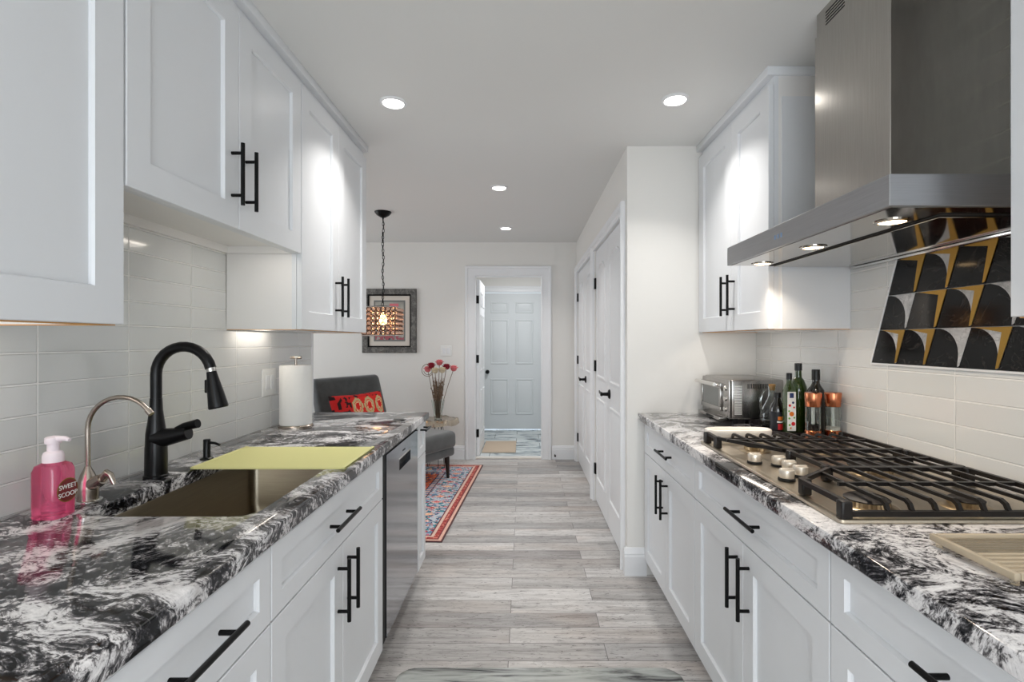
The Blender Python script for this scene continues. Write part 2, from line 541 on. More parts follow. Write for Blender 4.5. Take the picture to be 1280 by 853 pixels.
# the closet block: a stub facing the kitchen and a run of two double doors facing the aisle
XC = 0.585
CA0, CA1, CB0, CB1 = 3.05, 4.285, 4.42, 5.665
slab('wall_closet', [(XC, 1.45, YS, YS + 0.10, 0, CEIL), (XC, XC + 0.10, YS + 0.10, CA0, 0, CEIL), (XC, XC + 0.10, CA1, CB0, 0, CEIL),
                     (XC, XC + 0.10, CB1, YB, 0, CEIL), (XC, XC + 0.10, CA0, CA1, 2.075, CEIL), (XC, XC + 0.10, CB0, CB1, 2.075, CEIL)], M['wall'])
slab('wall_hall_left', [(-1.2, -1.1, YB + 0.12, 7.67, 0, CEIL)], M['wall'])
slab('wall_hall_right', [(0.9, 1.0, YB + 0.12, 7.67, 0, CEIL)], M['wall'])
slab('wall_hall_back', [(-1.2, -0.63, 7.67, 7.75, 0, CEIL), (0.27, 1.0, 7.67, 7.75, 0, CEIL), (-0.63, 0.27, 7.67, 7.75, 2.05, CEIL)], M['wall'])

# windows: one behind the camera for daylight, an unseen one added in the nook for fill
def window(name, axis, a0, a1, z0, z1, pos):
    m = MB()
    def bx(u0, u1, w0, w1, d0, d1):
        if axis == 'x': m.box(u0, u1, pos + d0, pos + d1, w0, w1, M['trim'])
        else: m.box(pos + d0, pos + d1, u0, u1, w0, w1, M['trim'])
    f = 0.06
    bx(a0, a1, z0, z0 + f, -0.03, 0.03); bx(a0, a1, z1 - f, z1, -0.03, 0.03)
    bx(a0, a0 + f, z0 + f, z1 - f, -0.03, 0.03); bx(a1 - f, a1, z0 + f, z1 - f, -0.03, 0.03)
    c = (a0 + a1) / 2
    bx(c - 0.025, c + 0.025, z0 + f, z1 - f, -0.025, 0.025)
    o = struct(m.build(name))
    g = MB()
    if axis == 'x': g.box(a0 + f, a1 - f, pos - 0.003, pos + 0.003, z0 + f, z1 - f, M['glass'])
    else: g.box(pos - 0.003, pos + 0.003, a0 + f, a1 - f, z0 + f, z1 - f, M['glass'])
    g.build('pane', o)
window('window_1', 'x', -0.95, 0.95, 0.15, 2.2, -1.67)
window('added_window', 'y', 3.7, 5.1, 0.85, 2.1, -3.45)  # unseen window, added to carry the nook's fill light

# glass tile backsplashes
m = MB()
m.box(XL - 0.0075, XL, 0.2, YS - 0.028, 0.918, 1.40, M['tile_l'])
m.box(XL - 0.0075, XL, 1.158, 2.069, 1.40, 1.70, M['tile_l'])
tag(m.build('backsplash'), 'white glass subway tile backsplash behind the sink on the left wall', 'backsplash')
m = MB()
m.box(XR, XR + 0.008, 0.2, YS - 0.001, 0.918, 1.40, M['tile_r'])
m.box(XR, XR + 0.008, 1.052, 2.078, 1.40, CEIL - 0.002, M['tile_r'])
tag(m.build('backsplash'), 'white glass subway tile backsplash behind the gas cooktop on the right wall', 'backsplash')

slab('trim_10', [(XL - 0.0075, XL + 0.002, YS - 0.028, YS, 0.918, 1.372)], M['trim'])
# baseboards
def baseboard(name, pts, n):
    """pts: two floor points of the wall line, n: outward normal"""
    m = MB()
    a, b = Vector((*pts[0], 0)), Vector((*pts[1], 0)); nn = Vector((*n, 0))
    prof = [(0, 0), (0.018, 0), (0.018, 0.108), (0.014, 0.116), (0.016, 0.124), (0.009, 0.142), (0.004, 0.153), (0, 0.155)]
    m.loft([[p + nn * d + Vector((0, 0, z)) for d, z in prof] for p in (a, b)], M['trim'])
    return struct(m.build(name, angle=25))
baseboard('baseboard_back_left', [(-3.4, YB), (DX0 - 0.118, YB)], (0, -1))
baseboard('baseboard_back_right', [(DX1 + 0.118, YB), (XC, YB)], (0, -1))
baseboard('baseboard_stub', [(XC - 0.018, YS), (0.692, YS)], (0, -1))
baseboard('baseboard_stub_side', [(XC, YS), (XC, 2.952)], (-1, 0))
baseboard('baseboard_dining_left', [(-3.4, YS), (-3.4, YB)], (1, 0))

# door casings
def casing(name, axis, pos, n, u0, u1, h, w=0.105, extra=None):
    """U-shaped moulding on a wall face at pos (axis the wall runs along), n = +-1 outward"""
    prof = [(0.0, 0.0), (0.0, 0.012), (0.012, 0.016), (0.03, 0.013), (w - 0.032, 0.019), (w - 0.024, 0.026), (w - 0.006, 0.028), (w, 0.022), (w, 0.0)]
    m = MB(); loops = []
    for k in range(4):
        L = []
        for d, t in prof:
            u = (u0 - d) if k < 2 else (u1 + d)
            z = 0.0 if k in (0, 3) else h + d
            q = pos + n * t
            L.append((u, q, z) if axis == 'x' else (q, u, z))
        loops.append(L)
    m.loft(loops, M['trim'])
    return struct(m.build(name, angle=20))
casing('trim_1', 'x', YB, -1, DX0, DX1, DH, 0.112)
casing('trim_2', 'y', XC, -1, CA0, CA1, 2.07, 0.066)
casing('trim_3', 'y', XC, -1, CB0, CB1, 2.07, 0.066)
casing('trim_4', 'x', 7.67, -1, -0.63, 0.27, 2.05, 0.09)
# jamb lining of the open doorway and its threshold
slab('trim_5', [(DX0 - 0.02, DX0, YB, YB + 0.12, 0, DH + 0.02), (DX1, DX1 + 0.02, YB, YB + 0.12, 0, DH + 0.02), (DX0, DX1, YB, YB + 0.12, DH, DH + 0.02)], M['trim'])
slab('trim_6', [(DX0, DX1, YB + 0.02, YB + 0.10, 0, 0.012)], M['ceramic'])

# six panel hall door
PAN = [(0, 0), (0.004, 0.009), (0.014, 0.010), (0.022, 0.001), (0.052, 0.009)]
def six_panel(name, T, w, h, mat):
    """door slab in local u (width), v (height), face at n = 0; T maps (u, v, n) to world"""
    m = MB(T)
    m.box(0, w, 0, h, -0.035, 0, mat, 0.002)
    pw = (w - 0.12 * 2 - 0.11) / 2
    for u in (0.12, 0.12 + pw + 0.11):
        for v0, v1 in ((h - 0.30, h - 0.135), (h - 1.06, h - 0.40), (0.22, h - 1.28)):
            for nz, s in ((0, 1), (-0.035, -1)):
                m.rings((u, v0, nz), (1, 0, 0), (0, 1, 0), (0, 0, s), pw, v1 - v0, PAN, mat)
    return struct(m.build(name, angle=20))
def knob(parent, p, n, mat=None):
    mat = mat or M['black']
    n = Vector(n); T = Matrix.Translation(Vector(p)) @ n.to_track_quat('Z', 'Y').to_matrix().to_4x4()
    m = MB()
    m.lathe([(0.03, 0), (0.03, 0.006), (0.012, 0.01), (0.011, 0.03), (0.024, 0.04), (0.028, 0.052), (0.022, 0.064), (0.004, 0.068)], None, mat, 18, T)
    return m.build('knob', parent)
T = Matrix(((1, 0, 0, -0.617), (0, 0, -1, 7.69), (0, 1, 0, 0.012), (0, 0, 0, 1)))
d1 = six_panel('door_1', T, 0.875, 2.03, M['hall_door'])
knob(d1, (-0.545, 7.688, 0.865), (0, -1, 0))
# open leaf, swung into the hall against its left jamb
T = Matrix(((0, 0, 1, DX0 + 0.037), (1, 0, 0, YB + 0.125), (0, 1, 0, 0.012), (0, 0, 0, 1)))
d2 = six_panel('door_2', T, 0.72, 2.02, M['trim'])
for z in (0.27, 1.12, 1.80):
    h_ = MB(); h_.cyl((DX0 + 0.008, YB + 0.115, z - 0.045), (DX0 + 0.008, YB + 0.115, z + 0.045), 0.008, M['black'])
    h_.box(DX0 + 0.001, DX0 + 0.03, YB + 0.119, YB + 0.1235, z - 0.045, z + 0.045, M['black'])
    h_.build('hinge', d2)

# closet double doors
def arch(w, h, rise, n=14):
    def f(i):
        pts = [(i, i), (w - i, i)]
        for k in range(n + 1):
            t = 1 - k / n
            e = abs(2 * t - 1)
            pts.append((i + t * (w - 2 * i), h - i - rise * (e ** 2.2)))
        return pts
    return f
def closet_leaf(name, y0, y1, hinge_y, handle):
    w, h = y1 - y0, 2.055
    T = Matrix(((0, 0, -1, XC + 0.012), (1, 0, 0, y0), (0, 1, 0, 0.010), (0, 0, 0, 1)))
    m = MB(T)
    m.box(0, w, 0, h, -0.035, 0, M['trim'], 0.002)
    s = 0.105
    m.rings((s, 1.02, 0), (1, 0, 0), (0, 1, 0), (0, 0, 1), w - 2 * s, h - 1.02 - 0.125, PAN, M['trim'], outline=arch(w - 2 * s, h - 1.02 - 0.125, 0.075))
    m.rings((s, 0.20, 0), (1, 0, 0), (0, 1, 0), (0, 0, 1), w - 2 * s, 0.66, PAN, M['trim'])
    o = struct(m.build(name, angle=20))
    for z in (0.27, 1.12, 1.80):
        q = MB(); s_ = 1 if hinge_y > (y0 + y1) / 2 else -1
        q.cyl((XC + 0.004, hinge_y - s_ * 0.003, z - 0.045), (XC + 0.004, hinge_y - s_ * 0.003, z + 0.045), 0.008, M['black'])
        q.box(XC + 0.002, XC + 0.0115, hinge_y - s_ * 0.028, hinge_y - s_ * 0.004, z - 0.045, z + 0.045, M['black'])
        q.build('hinge', o)
    if handle:
        q = MB(); hy = y1 - 0.075; hz = 0.955; x = XC + 0.012
        TT = Matrix.Translation((x, hy, hz)) @ Vector((-1, 0, 0)).to_track_quat('Z', 'Y').to_matrix().to_4x4()
        q.lathe([(0.033, 0), (0.033, 0.006), (0.026, 0.012), (0.013, 0.014), (0.011, 0.05), (0.016, 0.056), (0.012, 0.066), (0.003, 0.068)], None, M['black'], 18, TT)
        q.tube([(x - 0.055, hy, hz), (x - 0.058, hy + 0.03, hz + 0.006), (x - 0.058, hy + 0.075, hz + 0.002), (x - 0.056, hy + 0.115, hz + 0.012)], [0.010, 0.009, 0.007, 0.005], M['black'], 10)
        q.build('lever_handle', o)
    return o
cm = (CA0 + CA1) / 2
closet_leaf('door_3', CA0 + 0.004, cm - 0.003, CA0, True)
closet_leaf('door_4', cm + 0.004, CA1 - 0.004, CA1, False)
cm = (CB0 + CB1) / 2
closet_leaf('door_5', CB0 + 0.004, cm - 0.002, CB0, True)
closet_leaf('door_6', cm + 0.002, CB1 - 0.004, CB1, False)

# ================================================================== CABINETS
FL, FR = -0.562, 0.680       # door faces of the base cabinets
UL, UR = -0.893, 0.987       # door faces of the wall cabinets
TD = 0.02                    # door thickness
def shaker(name, parent, xf, side, y0, y1, z0, z1, fr, label=None, depth=0.011):
    """side -1: left run (faces +x), +1: right run (faces -x)"""
    m = MB()
    steps = [(0, -TD), (0, -0.0015), (0.0015, 0), (fr, 0), (fr + 0.003, -depth * 0.55), (fr + 0.0035, -depth)]
    m.rings((xf, y0, z0), (0, 1, 0), (0, 0, 1), (-side, 0, 0), y1 - y0, z1 - z0, steps, M['cab'])
    o = m.build(name, parent, angle=20)
    if label: o['label'] = label
    return o
def pull(parent, xf, side, y, z, axis, L=0.19):
    """black T-bar pull centred at (y, z) on a front at xf"""
    m = MB(); d = -side; off = 0.034
    a = Vector((0, 1, 0)) if axis == 'y' else Vector((0, 0, 1))
    c = Vector((xf + d * off, y, z))
    m.cyl(c - a * L / 2, c + a * L / 2, 0.006, M['black'], seg=14)
    for s in (-1, 1):
        p = c + a * (s * L * 0.34)
        m.cyl((xf, p.y, p.z), p, 0.0052, M['black'], seg=10)
    return m.build('handle', parent)

def carcass_base(root, side, xf, xw, y0, y1, mat='cab'):
    m = MB(); xi = xf + side * TD
    m.box(xi + side * 0.001, xi + side * 0.018, y0, y1, 0.09, 0.876, M[mat])
    for a, b in ((y0, y0 + 0.016), (y1 - 0.016, y1)):
        m.box(xi + side * 0.018, xw, a, b, 0.09, 0.876, M[mat])
    m.box(xi + side * 0.018, xw, y0 + 0.016, y1 - 0.016, 0.09, 0.106, M[mat])
    m.build('carcass', root)
    m = MB(); m.box(xi + side * 0.055, xi + side * 0.07, y0, y1, 0, 0.09, M['cab'])
    m.build('toe_kick', root)
G = 0.0026
def base_cab(side, y0, y1, kind, label, hy=None):
    xf = FL if side < 0 else FR; xw = (XL + 0.0) if side < 0 else XR
    root = thing('base_cabinet', (xf - side * 0 + side * 0.3, (y0 + y1) / 2, 0), label, 'cabinet')
    carcass_base(root, side, xf, xw - side * 0.004, y0 + 0.001, y1 - 0.001)
    yc = (y0 + y1) / 2
    if kind == 'doors':
        d = shaker('drawer', root, xf, side, y0 + G, y1 - G, 0.700, 0.868, 0.048)
        pull(d, xf, side, (hy or yc), 0.786, 'y', 0.20)
        for a, b, h in ((y0 + G, yc - G * 0.6, yc - 0.042), (yc + G * 0.6, y1 - G, yc + 0.042)):
            d = shaker('door', root, xf, side, a, b, 0.095, 0.6955, 0.068)
            pull(d, xf, side, h, 0.572, 'z')
    elif kind == 'drawers':
        for z0, z1, hz in ((0.700, 0.868, 0.786), (0.405, 0.6955, 0.655), (0.095, 0.400, 0.36)):
            d = shaker('drawer', root, xf, side, y0 + G, y1 - G, z0, z1, 0.048 if z0 > 0.6 else 0.06)
            pull(d, xf, side, hy or yc, hz, 'y', 0.20)
    elif kind == 'narrow':
        d = shaker('drawer', root, xf, side, y0 + G, y1 - G, 0.700, 0.868, 0.04)
        pull(d, xf, side, yc, 0.842, 'y', 0.13)
        d = shaker('door', root, xf, side, y0 + G, y1 - G, 0.095, 0.6955, 0.05)
    return root
base_cab(-1, 0.237, 1.147, 'drawers', 'white shaker drawer base cabinet nearest the camera under the left granite counter', 0.885)
base_cab(-1, 1.147, 2.055, 'doors', 'white shaker base cabinet with two doors below the sink, left of the dishwasher', 1.565)
base_cab(-1, 2.742, 2.945, 'narrow', 'narrow white base cabinet at the far end of the left counter beyond the dishwasher')
base_cab(1, 2.057, 2.918, 'doors', 'white shaker base cabinet under the toaster oven, against the closet wall', 2.45)
base_cab(1, 1.147, 2.057, 'doors', 'white shaker base cabinet with two doors directly under the gas cooktop', 1.56)
base_cab(1, 0.237, 1.147, 'drawers', 'white shaker drawer base cabinet nearest the camera on the right, below the ribbed rack', 0.76)

def wall_cab(side, y0, y1, z0, label, hz=None, mid=None, single=False, end=None):
    xf = UL if side < 0 else UR; xw = XL if side < 0 else XR
    xw -= side * 0.001
    root = thing('wall_cabinet', (xf + side * 0.15, (y0 + y1) / 2, z0), label, 'cabinet')
    xi = xf + side * (TD + 0.001); zt = 2.394; lip = 0.028
    m = MB()
    m.box(xi, xi + side * 0.018, y0, y1, z0, zt, M['cab'])                                  # front frame with lip
    for a, b in ((y0, y0 + 0.016), (y1 - 0.016, y1)):
        m.box(xi + side * 0.018, xw, a, b, z0, zt, M['cab_side'])
    m.box(xw - side * 0.016, xw, y0 + 0.016, y1 - 0.016, z0, zt, M['cab_side'])          # hanging rail and back
    m.build('carcass', root)
    m = MB(); m.box(xi + side * 0.018, xw - side * 0.016, y0 + 0.016, y1 - 0.016, z0 + lip, z0 + lip + 0.016, M['cab_side'])
    m.build('bottom_panel', root)
    m = MB(); m.box(xi + side * 0.0005, xw - side * 0.002, y0 + 0.0005, y1 - 0.0005, z0 - 0.0025, z0, M['maple'])
    if z0 < 1.5:
        mm = MB()
        for a, b in ((y0 + 0.0005, y0 + 0.0155), (y1 - 0.0155, y1 - 0.0005)):
            mm.box(xi + side * 0.0185, xw - side * 0.001, a, b, z0 - 0.0025, z0, M['maple'])
        mm.box(xi + side * 0.0005, xi + side * 0.0175, y0 + 0.0005, y1 - 0.0005, z0 - 0.0025, z0, M['maple'])
        mm.build('bottom_edge', root)['label'] = 'raw wood edge'
    if end:
        m = MB(); m.box(xi + side * 0.03, xw, y0 - 0.005, y0, z0, 2.31, M['cab'])
        m.build('end_panel', root)
    yc = mid or (y0 + y1) / 2
    if single:
        d = shaker('door', root, xf, side, y0 + G, y1 - G, z0, 2.36, 0.078)
    else:
        for a, b, h in ((y0 + G, yc - G * 0.6, yc - 0.04), (yc + G * 0.6, y1 - G, yc + 0.04)):
            d = shaker('door', root, xf, side, a, b, z0, 2.36, 0.074)
            pull(d, xf, side, h, hz, 'z')
    return root
wc1 = wall_cab(-1, 0.62, 1.155, 1.362, 'white wall cabinet nearest the camera at upper left, single wide shaker door', single=True)
wc2 = wall_cab(-1, 1.157, 2.069, 1.675, 'short white two-door wall cabinet raised above the sink', 1.835, 1.617)
wc3 = wall_cab(-1, 2.071, 2.925, 1.372, 'tall white two-door wall cabinet above the paper towels', 1.535, 2.485)
wc4 = wall_cab(1, 2.08, 2.918, 1.374, 'white two-door wall cabinet above the toaster oven, beyond the range hood', 1.54, 2.46, end=True)
wc5 = wall_cab(1, 0.45, 1.05, 1.374, 'white wall cabinet at the right edge of the photo, nearer than the range hood', single=True)
# crown mouldings
slab('trim_7', [(XL - 0.008, UL + 0.008, 0.615, YS + 0.008, 2.394, CEIL)], M['cab'], 0.003)
slab('trim_8', [(UR - 0.010, XR + 0.008, 2.070, YS, 2.394, CEIL)], M['cab'], 0.003)
slab('trim_9', [(UR - 0.010, XR + 0.008, 0.445, 1.055, 2.394, CEIL)], M['cab'], 0.003)

# under-cabinet light bars
def light_bar(side, y0, y1, z, label, x):
    root = thing('under_cabinet_light', (x, (y0 + y1) / 2, z - 0.012), label, 'light')
    m = MB(); m.box(x - 0.012, x + 0.012, y0, y1, z - 0.008, z, M['plate'], 0.001); m.build('housing', root)
    m = MB(); m.box(x - 0.009, x + 0.009, y0 + 0.01, y1 - 0.01, z - 0.011, z - 0.008, M['led_bar']); m.build('diffuser', root)
    area('under_cabinet_lamp', (x, (y0 + y1) / 2, z - 0.014), (0, 0, -1), 0.016, y1 - y0 - 0.03, W_UNDER * (y1 - y0), (1.0, 0.92, 0.82), parent=root)
light_bar(-1, 2.10, 2.40, 1.372 + 0.028, 'slim light bar under the wall cabinet above the paper towels', XL + 0.05)
light_bar(-1, 1.80, 1.98, 1.675 + 0.028, 'slim light bar under the short wall cabinet above the sink', UL - 0.055)
light_bar(-1, 0.66, 1.1, 1.362 + 0.028, 'slim light bar under the nearest left wall cabinet', XL + 0.05)
light_bar(1, 2.42, 2.80, 1.374 + 0.028, 'slim light bar under the wall cabinet above the toaster oven', UR + 0.065)

# ================================================================== COUNTERTOPS
def rounded(x0, x1, y0, y1, r, n=6):
    pts = []
    for cx, cy, a0 in ((x1 - r, y0 + r, -PI / 2), (x1 - r, y1 - r, 0), (x0 + r, y1 - r, PI / 2), (x0 + r, y0 + r, PI)):
        for k in range(n + 1):
            a = a0 + PI / 2 * k / n
            pts.append((cx + r * math.cos(a), cy + r * math.sin(a)))
    return pts
def counter(name, x0, x1, y0, y1, mat, label, hole=None):
    z0, z1, e = 0.878, 0.918, 0.005
    bm = bmesh.new()
    def ring(pts, z):
        vs = [bm.verts.new((a, b, z)) for a, b in pts]
        es = [bm.edges.new((vs[i], vs[(i + 1) % len(vs)])) for i in range(len(vs))]
        return vs, es
    def rect(i): return [(x0 + i, y0 + i), (x1 - i, y0 + i), (x1 - i, y1 - i), (x0 + i, y1 - i)]
    def side(a, b):
        for i in range(len(a)):
            j = (i + 1) % len(a)
            bm.faces.new((a[i], a[j], b[j], b[i]))
    o = [ring(rect(i), z) for i, z in ((e, z0), (0, z0 + e), (0, z1 - e), (e * 0.3, z1 - e * 0.3), (e, z1))]
    for p, q in zip(o[:-1], o[1:]): side(p[0], q[0])
    top, bot = list(o[-1][1]), list(o[0][1])
    if hole:
        hx0, hx1, hy0, hy1 = hole
        hs = [ring(rounded(hx0 - i, hx1 + i, hy0 - i, hy1 + i, 0.045 + i), z) for i, z in ((0, z0), (0, z1 - e), (e * 0.3, z1 - e * 0.3), (e, z1))]
        for p, q in zip(hs[:-1], hs[1:]): side(p[0], q[0])
        top += hs[-1][1]; bot += hs[0][1]
    bmesh.ops.triangle_fill(bm, edges=top, use_beauty=True)
    bmesh.ops.triangle_fill(bm, edges=bot, use_beauty=True)
    m = MB(); m.add_bm(bm, mat)
    return tag(m.build(name, angle=25), label, 'countertop')
SX0, SX1, SY0, SY1 = -1.045, -0.635, 1.20, 1.985
counter('countertop', XL, -0.545, 0.2, 2.957, M['granite_l'], 'glossy black and white granite countertop with the sink cut into it', (SX0, SX1, SY0, SY1))
counter('countertop', 0.645, XR, 0.2, 2.922, M['granite_r'], 'glossy white and black granite countertop carrying the gas cooktop')

# ================================================================== SINK
root = thing('sink', ((SX0 + SX1) / 2, (SY0 + SY1) / 2, 0.65), 'undermount stainless steel sink basin in the left granite counter', 'sink')
m = MB(); zt = 0.8765
def ringz(i, z, r): return [(a, b, z) for a, b in rounded(SX0 - i, SX1 + i, SY0 - i, SY1 + i, r, 6)]
m.loft([ringz(0.028, zt - 0.003, 0.06), ringz(0.028, zt, 0.06), ringz(0.002, zt, 0.03), ringz(0.0, zt - 0.006, 0.028), ringz(-0.004, 0.70, 0.026), ringz(-0.012, 0.672, 0.03), ringz(-0.03, 0.664, 0.03),
        ringz(-0.03, 0.661, 0.03), ringz(-0.008, 0.670, 0.03), ringz(0.002, 0.70, 0.028), ringz(0.005, zt - 0.008, 0.03)], M['steel_sink'], False, False)
m.loft([ringz(-0.03, 0.664, 0.03), ringz(-0.031, 0.663, 0.03)], M['steel_sink'], False, True)
m.build('basin', root)
m = MB(); m.lathe([(0.055, 0.6645), (0.055, 0.667), (0.046, 0.668), (0.04, 0.6655), (0.012, 0.6655), (0.012, 0.672), (0.002, 0.673)], ((SX0 + SX1) / 2 - 0.02, 1.6, 0), M['chrome'], 24)
m.build('drain', root)

# ================================================================== SINK-SIDE OBJECTS
def text_mesh(name, body, size, T, mat, parent, depth=0.0004):
    cu = bpy.data.curves.new(name, 'FONT')
    cu.body = body; cu.size = size; cu.align_x = 'CENTER'; cu.align_y = 'CENTER'; cu.extrude = depth
    tmp = bpy.data.objects.new(name + '_tmp', cu); COL.objects.link(tmp)
    dg = bpy.context.evaluated_depsgraph_get(); dg.update()
    me = bpy.data.meshes.new_from_object(tmp.evaluated_get(dg))
    bpy.data.objects.remove(tmp); bpy.data.curves.remove(cu)
    org = ORG.get(parent.name, Vector((0, 0, 0)))
    me.transform(Matrix.Translation(-org) @ T)
    me.materials.clear(); me.materials.append(mat)
    o = bpy.data.objects.new(name, me); COL.objects.link(o); o.parent = parent
    ORG[o.name] = org
    return o
def basis(p, u, v):
    """matrix taking local x, y to u, v at p"""
    u, v = Vector(u).normalized(), Vector(v).normalized(); w = u.cross(v)
    return Matrix(((u.x, v.x, w.x, p[0]), (u.y, v.y, w.y, p[1]), (u.z, v.z, w.z, p[2]), (0, 0, 0, 1)))
ZT = 0.918

# black pull-down faucet
fx, fy = -1.105, 1.55
root = thing('kitchen_faucet', (fx, fy, ZT), 'tall matte black gooseneck pull-down faucet behind the sink', 'faucet')
m = MB()
m.lathe([(0.033, 0), (0.033, 0.005), (0.030, 0.008), (0.029, 0.088), (0.0285, 0.092), (0.028, 0.10), (0.027, 0.13), (0.022, 0.165), (0.0175, 0.20), (0.016, 0.235)], (fx, fy, ZT), M['faucet_black'], 28)
m.tube([(fx, fy, 1.035), (fx + 0.03, fy, 1.036), (fx + 0.062, fy, 1.042), (fx + 0.098, fy, 1.050)], [0.030, 0.027, 0.023, 0.020], M['faucet_black'], 18)
m.build('body', root)
m = MB(); pts = [(fx, fy, 1.15), (fx, fy, 1.21)]
for k in range(0, 15):
    a = PI - k * (PI * 0.93) / 14
    pts.append((fx + 0.083 + 0.083 * math.cos(a), fy, 1.225 + 0.083 * math.sin(a)))
m.tube(pts, 0.0155, M['faucet_black'], 16); m.build('spout', root)
e = Vector(pts[-1]); dn = Vector((0.20, 0, -1)).normalized()
m = MB(); m.cyl(e - dn * 0.002, e + dn * 0.010, 0.0125, M['chrome'], 0.0125, 16); m.build('collar', root)
m = MB(); m.tube([e + dn * 0.010, e + dn * 0.03, e + dn * 0.075, e + dn * 0.118, e + dn * 0.122], [0.0135, 0.016, 0.0225, 0.0275, 0.025], M['faucet_black'], 20)
m.build('spray_head', root)
m = MB(); c0 = e + dn * 0.055
m.box(c0.x - 0.026, c0.x - 0.016, fy - 0.008, fy + 0.008, c0.z - 0.02, c0.z + 0.02, M['rubber'], 0.003); m.build('spray_button', root)
m = MB()
m.tube([(fx + 0.062, fy, 1.058), (fx + 0.085, fy, 1.068), (fx + 0.128, fy - 0.004, 1.078)], [0.010, 0.012, 0.0135], M['black'], 14); m.build('lever', root)

# brushed nickel filtered-water tap
gx, gy = -1.112, 1.315
root = thing('filter_tap', (gx, gy, ZT), 'slim brushed nickel filtered-water tap beside the pink soap bottle', 'faucet')
m = MB(); m.lathe([(0.031, 0), (0.031, 0.002), (0.028, 0.004), (0.0, 0.0045)], (gx, gy, ZT), M['chrome'], 24); m.build('escutcheon', root)
m = MB(); m.lathe([(0.0235, 0.004), (0.0235, 0.03), (0.022, 0.045), (0.015, 0.068), (0.0085, 0.082), (0.0065, 0.088)], (gx, gy, ZT), M['nickel'], 24)
m.tube([(gx, gy, 0.955), (gx + 0.03, gy - 0.006, 0.968), (gx + 0.045, gy - 0.008, 0.976)], [0.0165, 0.0165, 0.014], M['nickel'], 16)
m.build('body', root)
m = MB(); pts = [(gx, gy, 0.99), (gx, gy, 1.09)]
for k in range(0, 13):
    a = PI - k * PI * 0.80 / 12
    pts.append((gx + 0.085 + 0.085 * math.cos(a), gy, 1.10 + 0.082 * math.sin(a)))
m.tube(pts, 0.0058, M['nickel'], 12); m.build('spout', root)
e = Vector(pts[-1]); t = (e - Vector(pts[-2])).normalized()
m = MB(); m.cyl(e - t * 0.002, e + t * 0.013, 0.0078, M['nickel'], seg=14); m.build('outlet_tip', root)
m = MB(); m.tube([(gx + 0.043, gy - 0.008, 0.975), (gx + 0.056, gy - 0.009, 0.990), (gx + 0.066, gy - 0.010, 0.986), (gx + 0.076, gy - 0.010, 0.962)], [0.010, 0.0105, 0.0075, 0.0045], M['nickel'], 12); m.build('lever', root)

# deck soap dispenser
sx, sy = -1.092, 1.777
root = thing('soap_dispenser', (sx, sy, ZT), 'small black deck-mounted soap pump between the faucet and the yellow drying mat', 'soap dispenser')
m = MB(); m.lathe([(0.021, 0), (0.021, 0.004), (0.0125, 0.008), (0.0115, 0.012), (0.0115, 0.066), (0.010, 0.069), (0.002, 0.070)], (sx, sy, ZT), M['faucet_black'], 20); m.build('pump', root)
m = MB(); m.tube([(sx + 0.008, sy, ZT + 0.057), (sx + 0.03, sy - 0.004, ZT + 0.056), (sx + 0.048, sy - 0.006, ZT + 0.050)], [0.005, 0.0045, 0.004], M['faucet_black'], 10); m.build('spout', root)

# pink hand soap
M['pink'] = P('pink liquid soap', (255, 112, 160), 0.08, trans=0.78, ior=1.35, coat=0.6)
M['pink_clear'] = P('pink tinted clear plastic', (250, 150, 185), 0.06, trans=0.75, ior=1.3, coat=0.6)
M['pump'] = P('frosted pinkish white plastic', (246, 232, 238), 0.35)
M['label_red'] = P('brown red label', (122, 42, 44), 0.5)
M['label_olive'] = P('olive label rim', (128, 96, 36), 0.5)
bx_, by_ = -1.090, 1.195
root = thing('soap_bottle', (bx_, by_, ZT), 'pink liquid hand soap bottle with a white pump, reading SWEET SCOOP', 'soap bottle')
def sq(h, z, r): return [(bx_ + a, by_ + b, z) for a, b in rounded(-h, h, -h, h, r, 5)]
m = MB()
m.loft([sq(0.028, ZT + 0.0005, 0.012), sq(0.0308, ZT + 0.004, 0.014), sq(0.031, ZT + 0.030, 0.014), sq(0.031, ZT + 0.108, 0.014), sq(0.028, ZT + 0.121, 0.016), sq(0.0215, ZT + 0.126, 0.018), sq(0.0195, ZT + 0.128, 0.0193)], M['pink'])
m.build('bottle', root)
m = MB(); m.lathe([(0.0200, 0.126), (0.0200, 0.143), (0.018, 0.149), (0.016, 0.151), (0.0115, 0.153), (0.0115, 0.165), (0.0115, 0.172)], (bx_, by_, ZT), M['pump'], 24); m.build('pump_collar', root)
m = MB(); m.lathe([(0.0150, 0.170), (0.0162, 0.174), (0.0160, 0.183), (0.012, 0.186), (0.0, 0.187)], (bx_, by_, ZT), M['pump'], 24)
m.tube([(bx_, by_, ZT + 0.1805), (bx_ + 0.03, by_ - 0.004, ZT + 0.182), (bx_ + 0.043, by_ - 0.006, ZT + 0.179)], [0.008, 0.006, 0.004], M['pump'], 10); m.build('pump_head', root)
fxp = bx_ + 0.0312
T = basis((fxp, by_ + 0.002, ZT + 0.062), (0, 1, 0), (0, 0, 1))
m = MB(); m.lathe([(0.0275, 0), (0.0275, 0.0006), (0.0255, 0.0007)], None, M['label_olive'], 32, T); m.lathe([(0.0250, 0.0005), (0.0250, 0.0009)], None, M['label_red'], 32, T)
lab = m.build('label', root); lab['label'] = 'round brown label'
text_mesh('lettering', 'SWEET', 0.0150, T @ Matrix.Translation((0, 0.008, 0.0012)), M['plate'], lab)
text_mesh('lettering', 'SCOOP', 0.0150, T @ Matrix.Translation((0, -0.010, 0.0012)), M['plate'], lab)

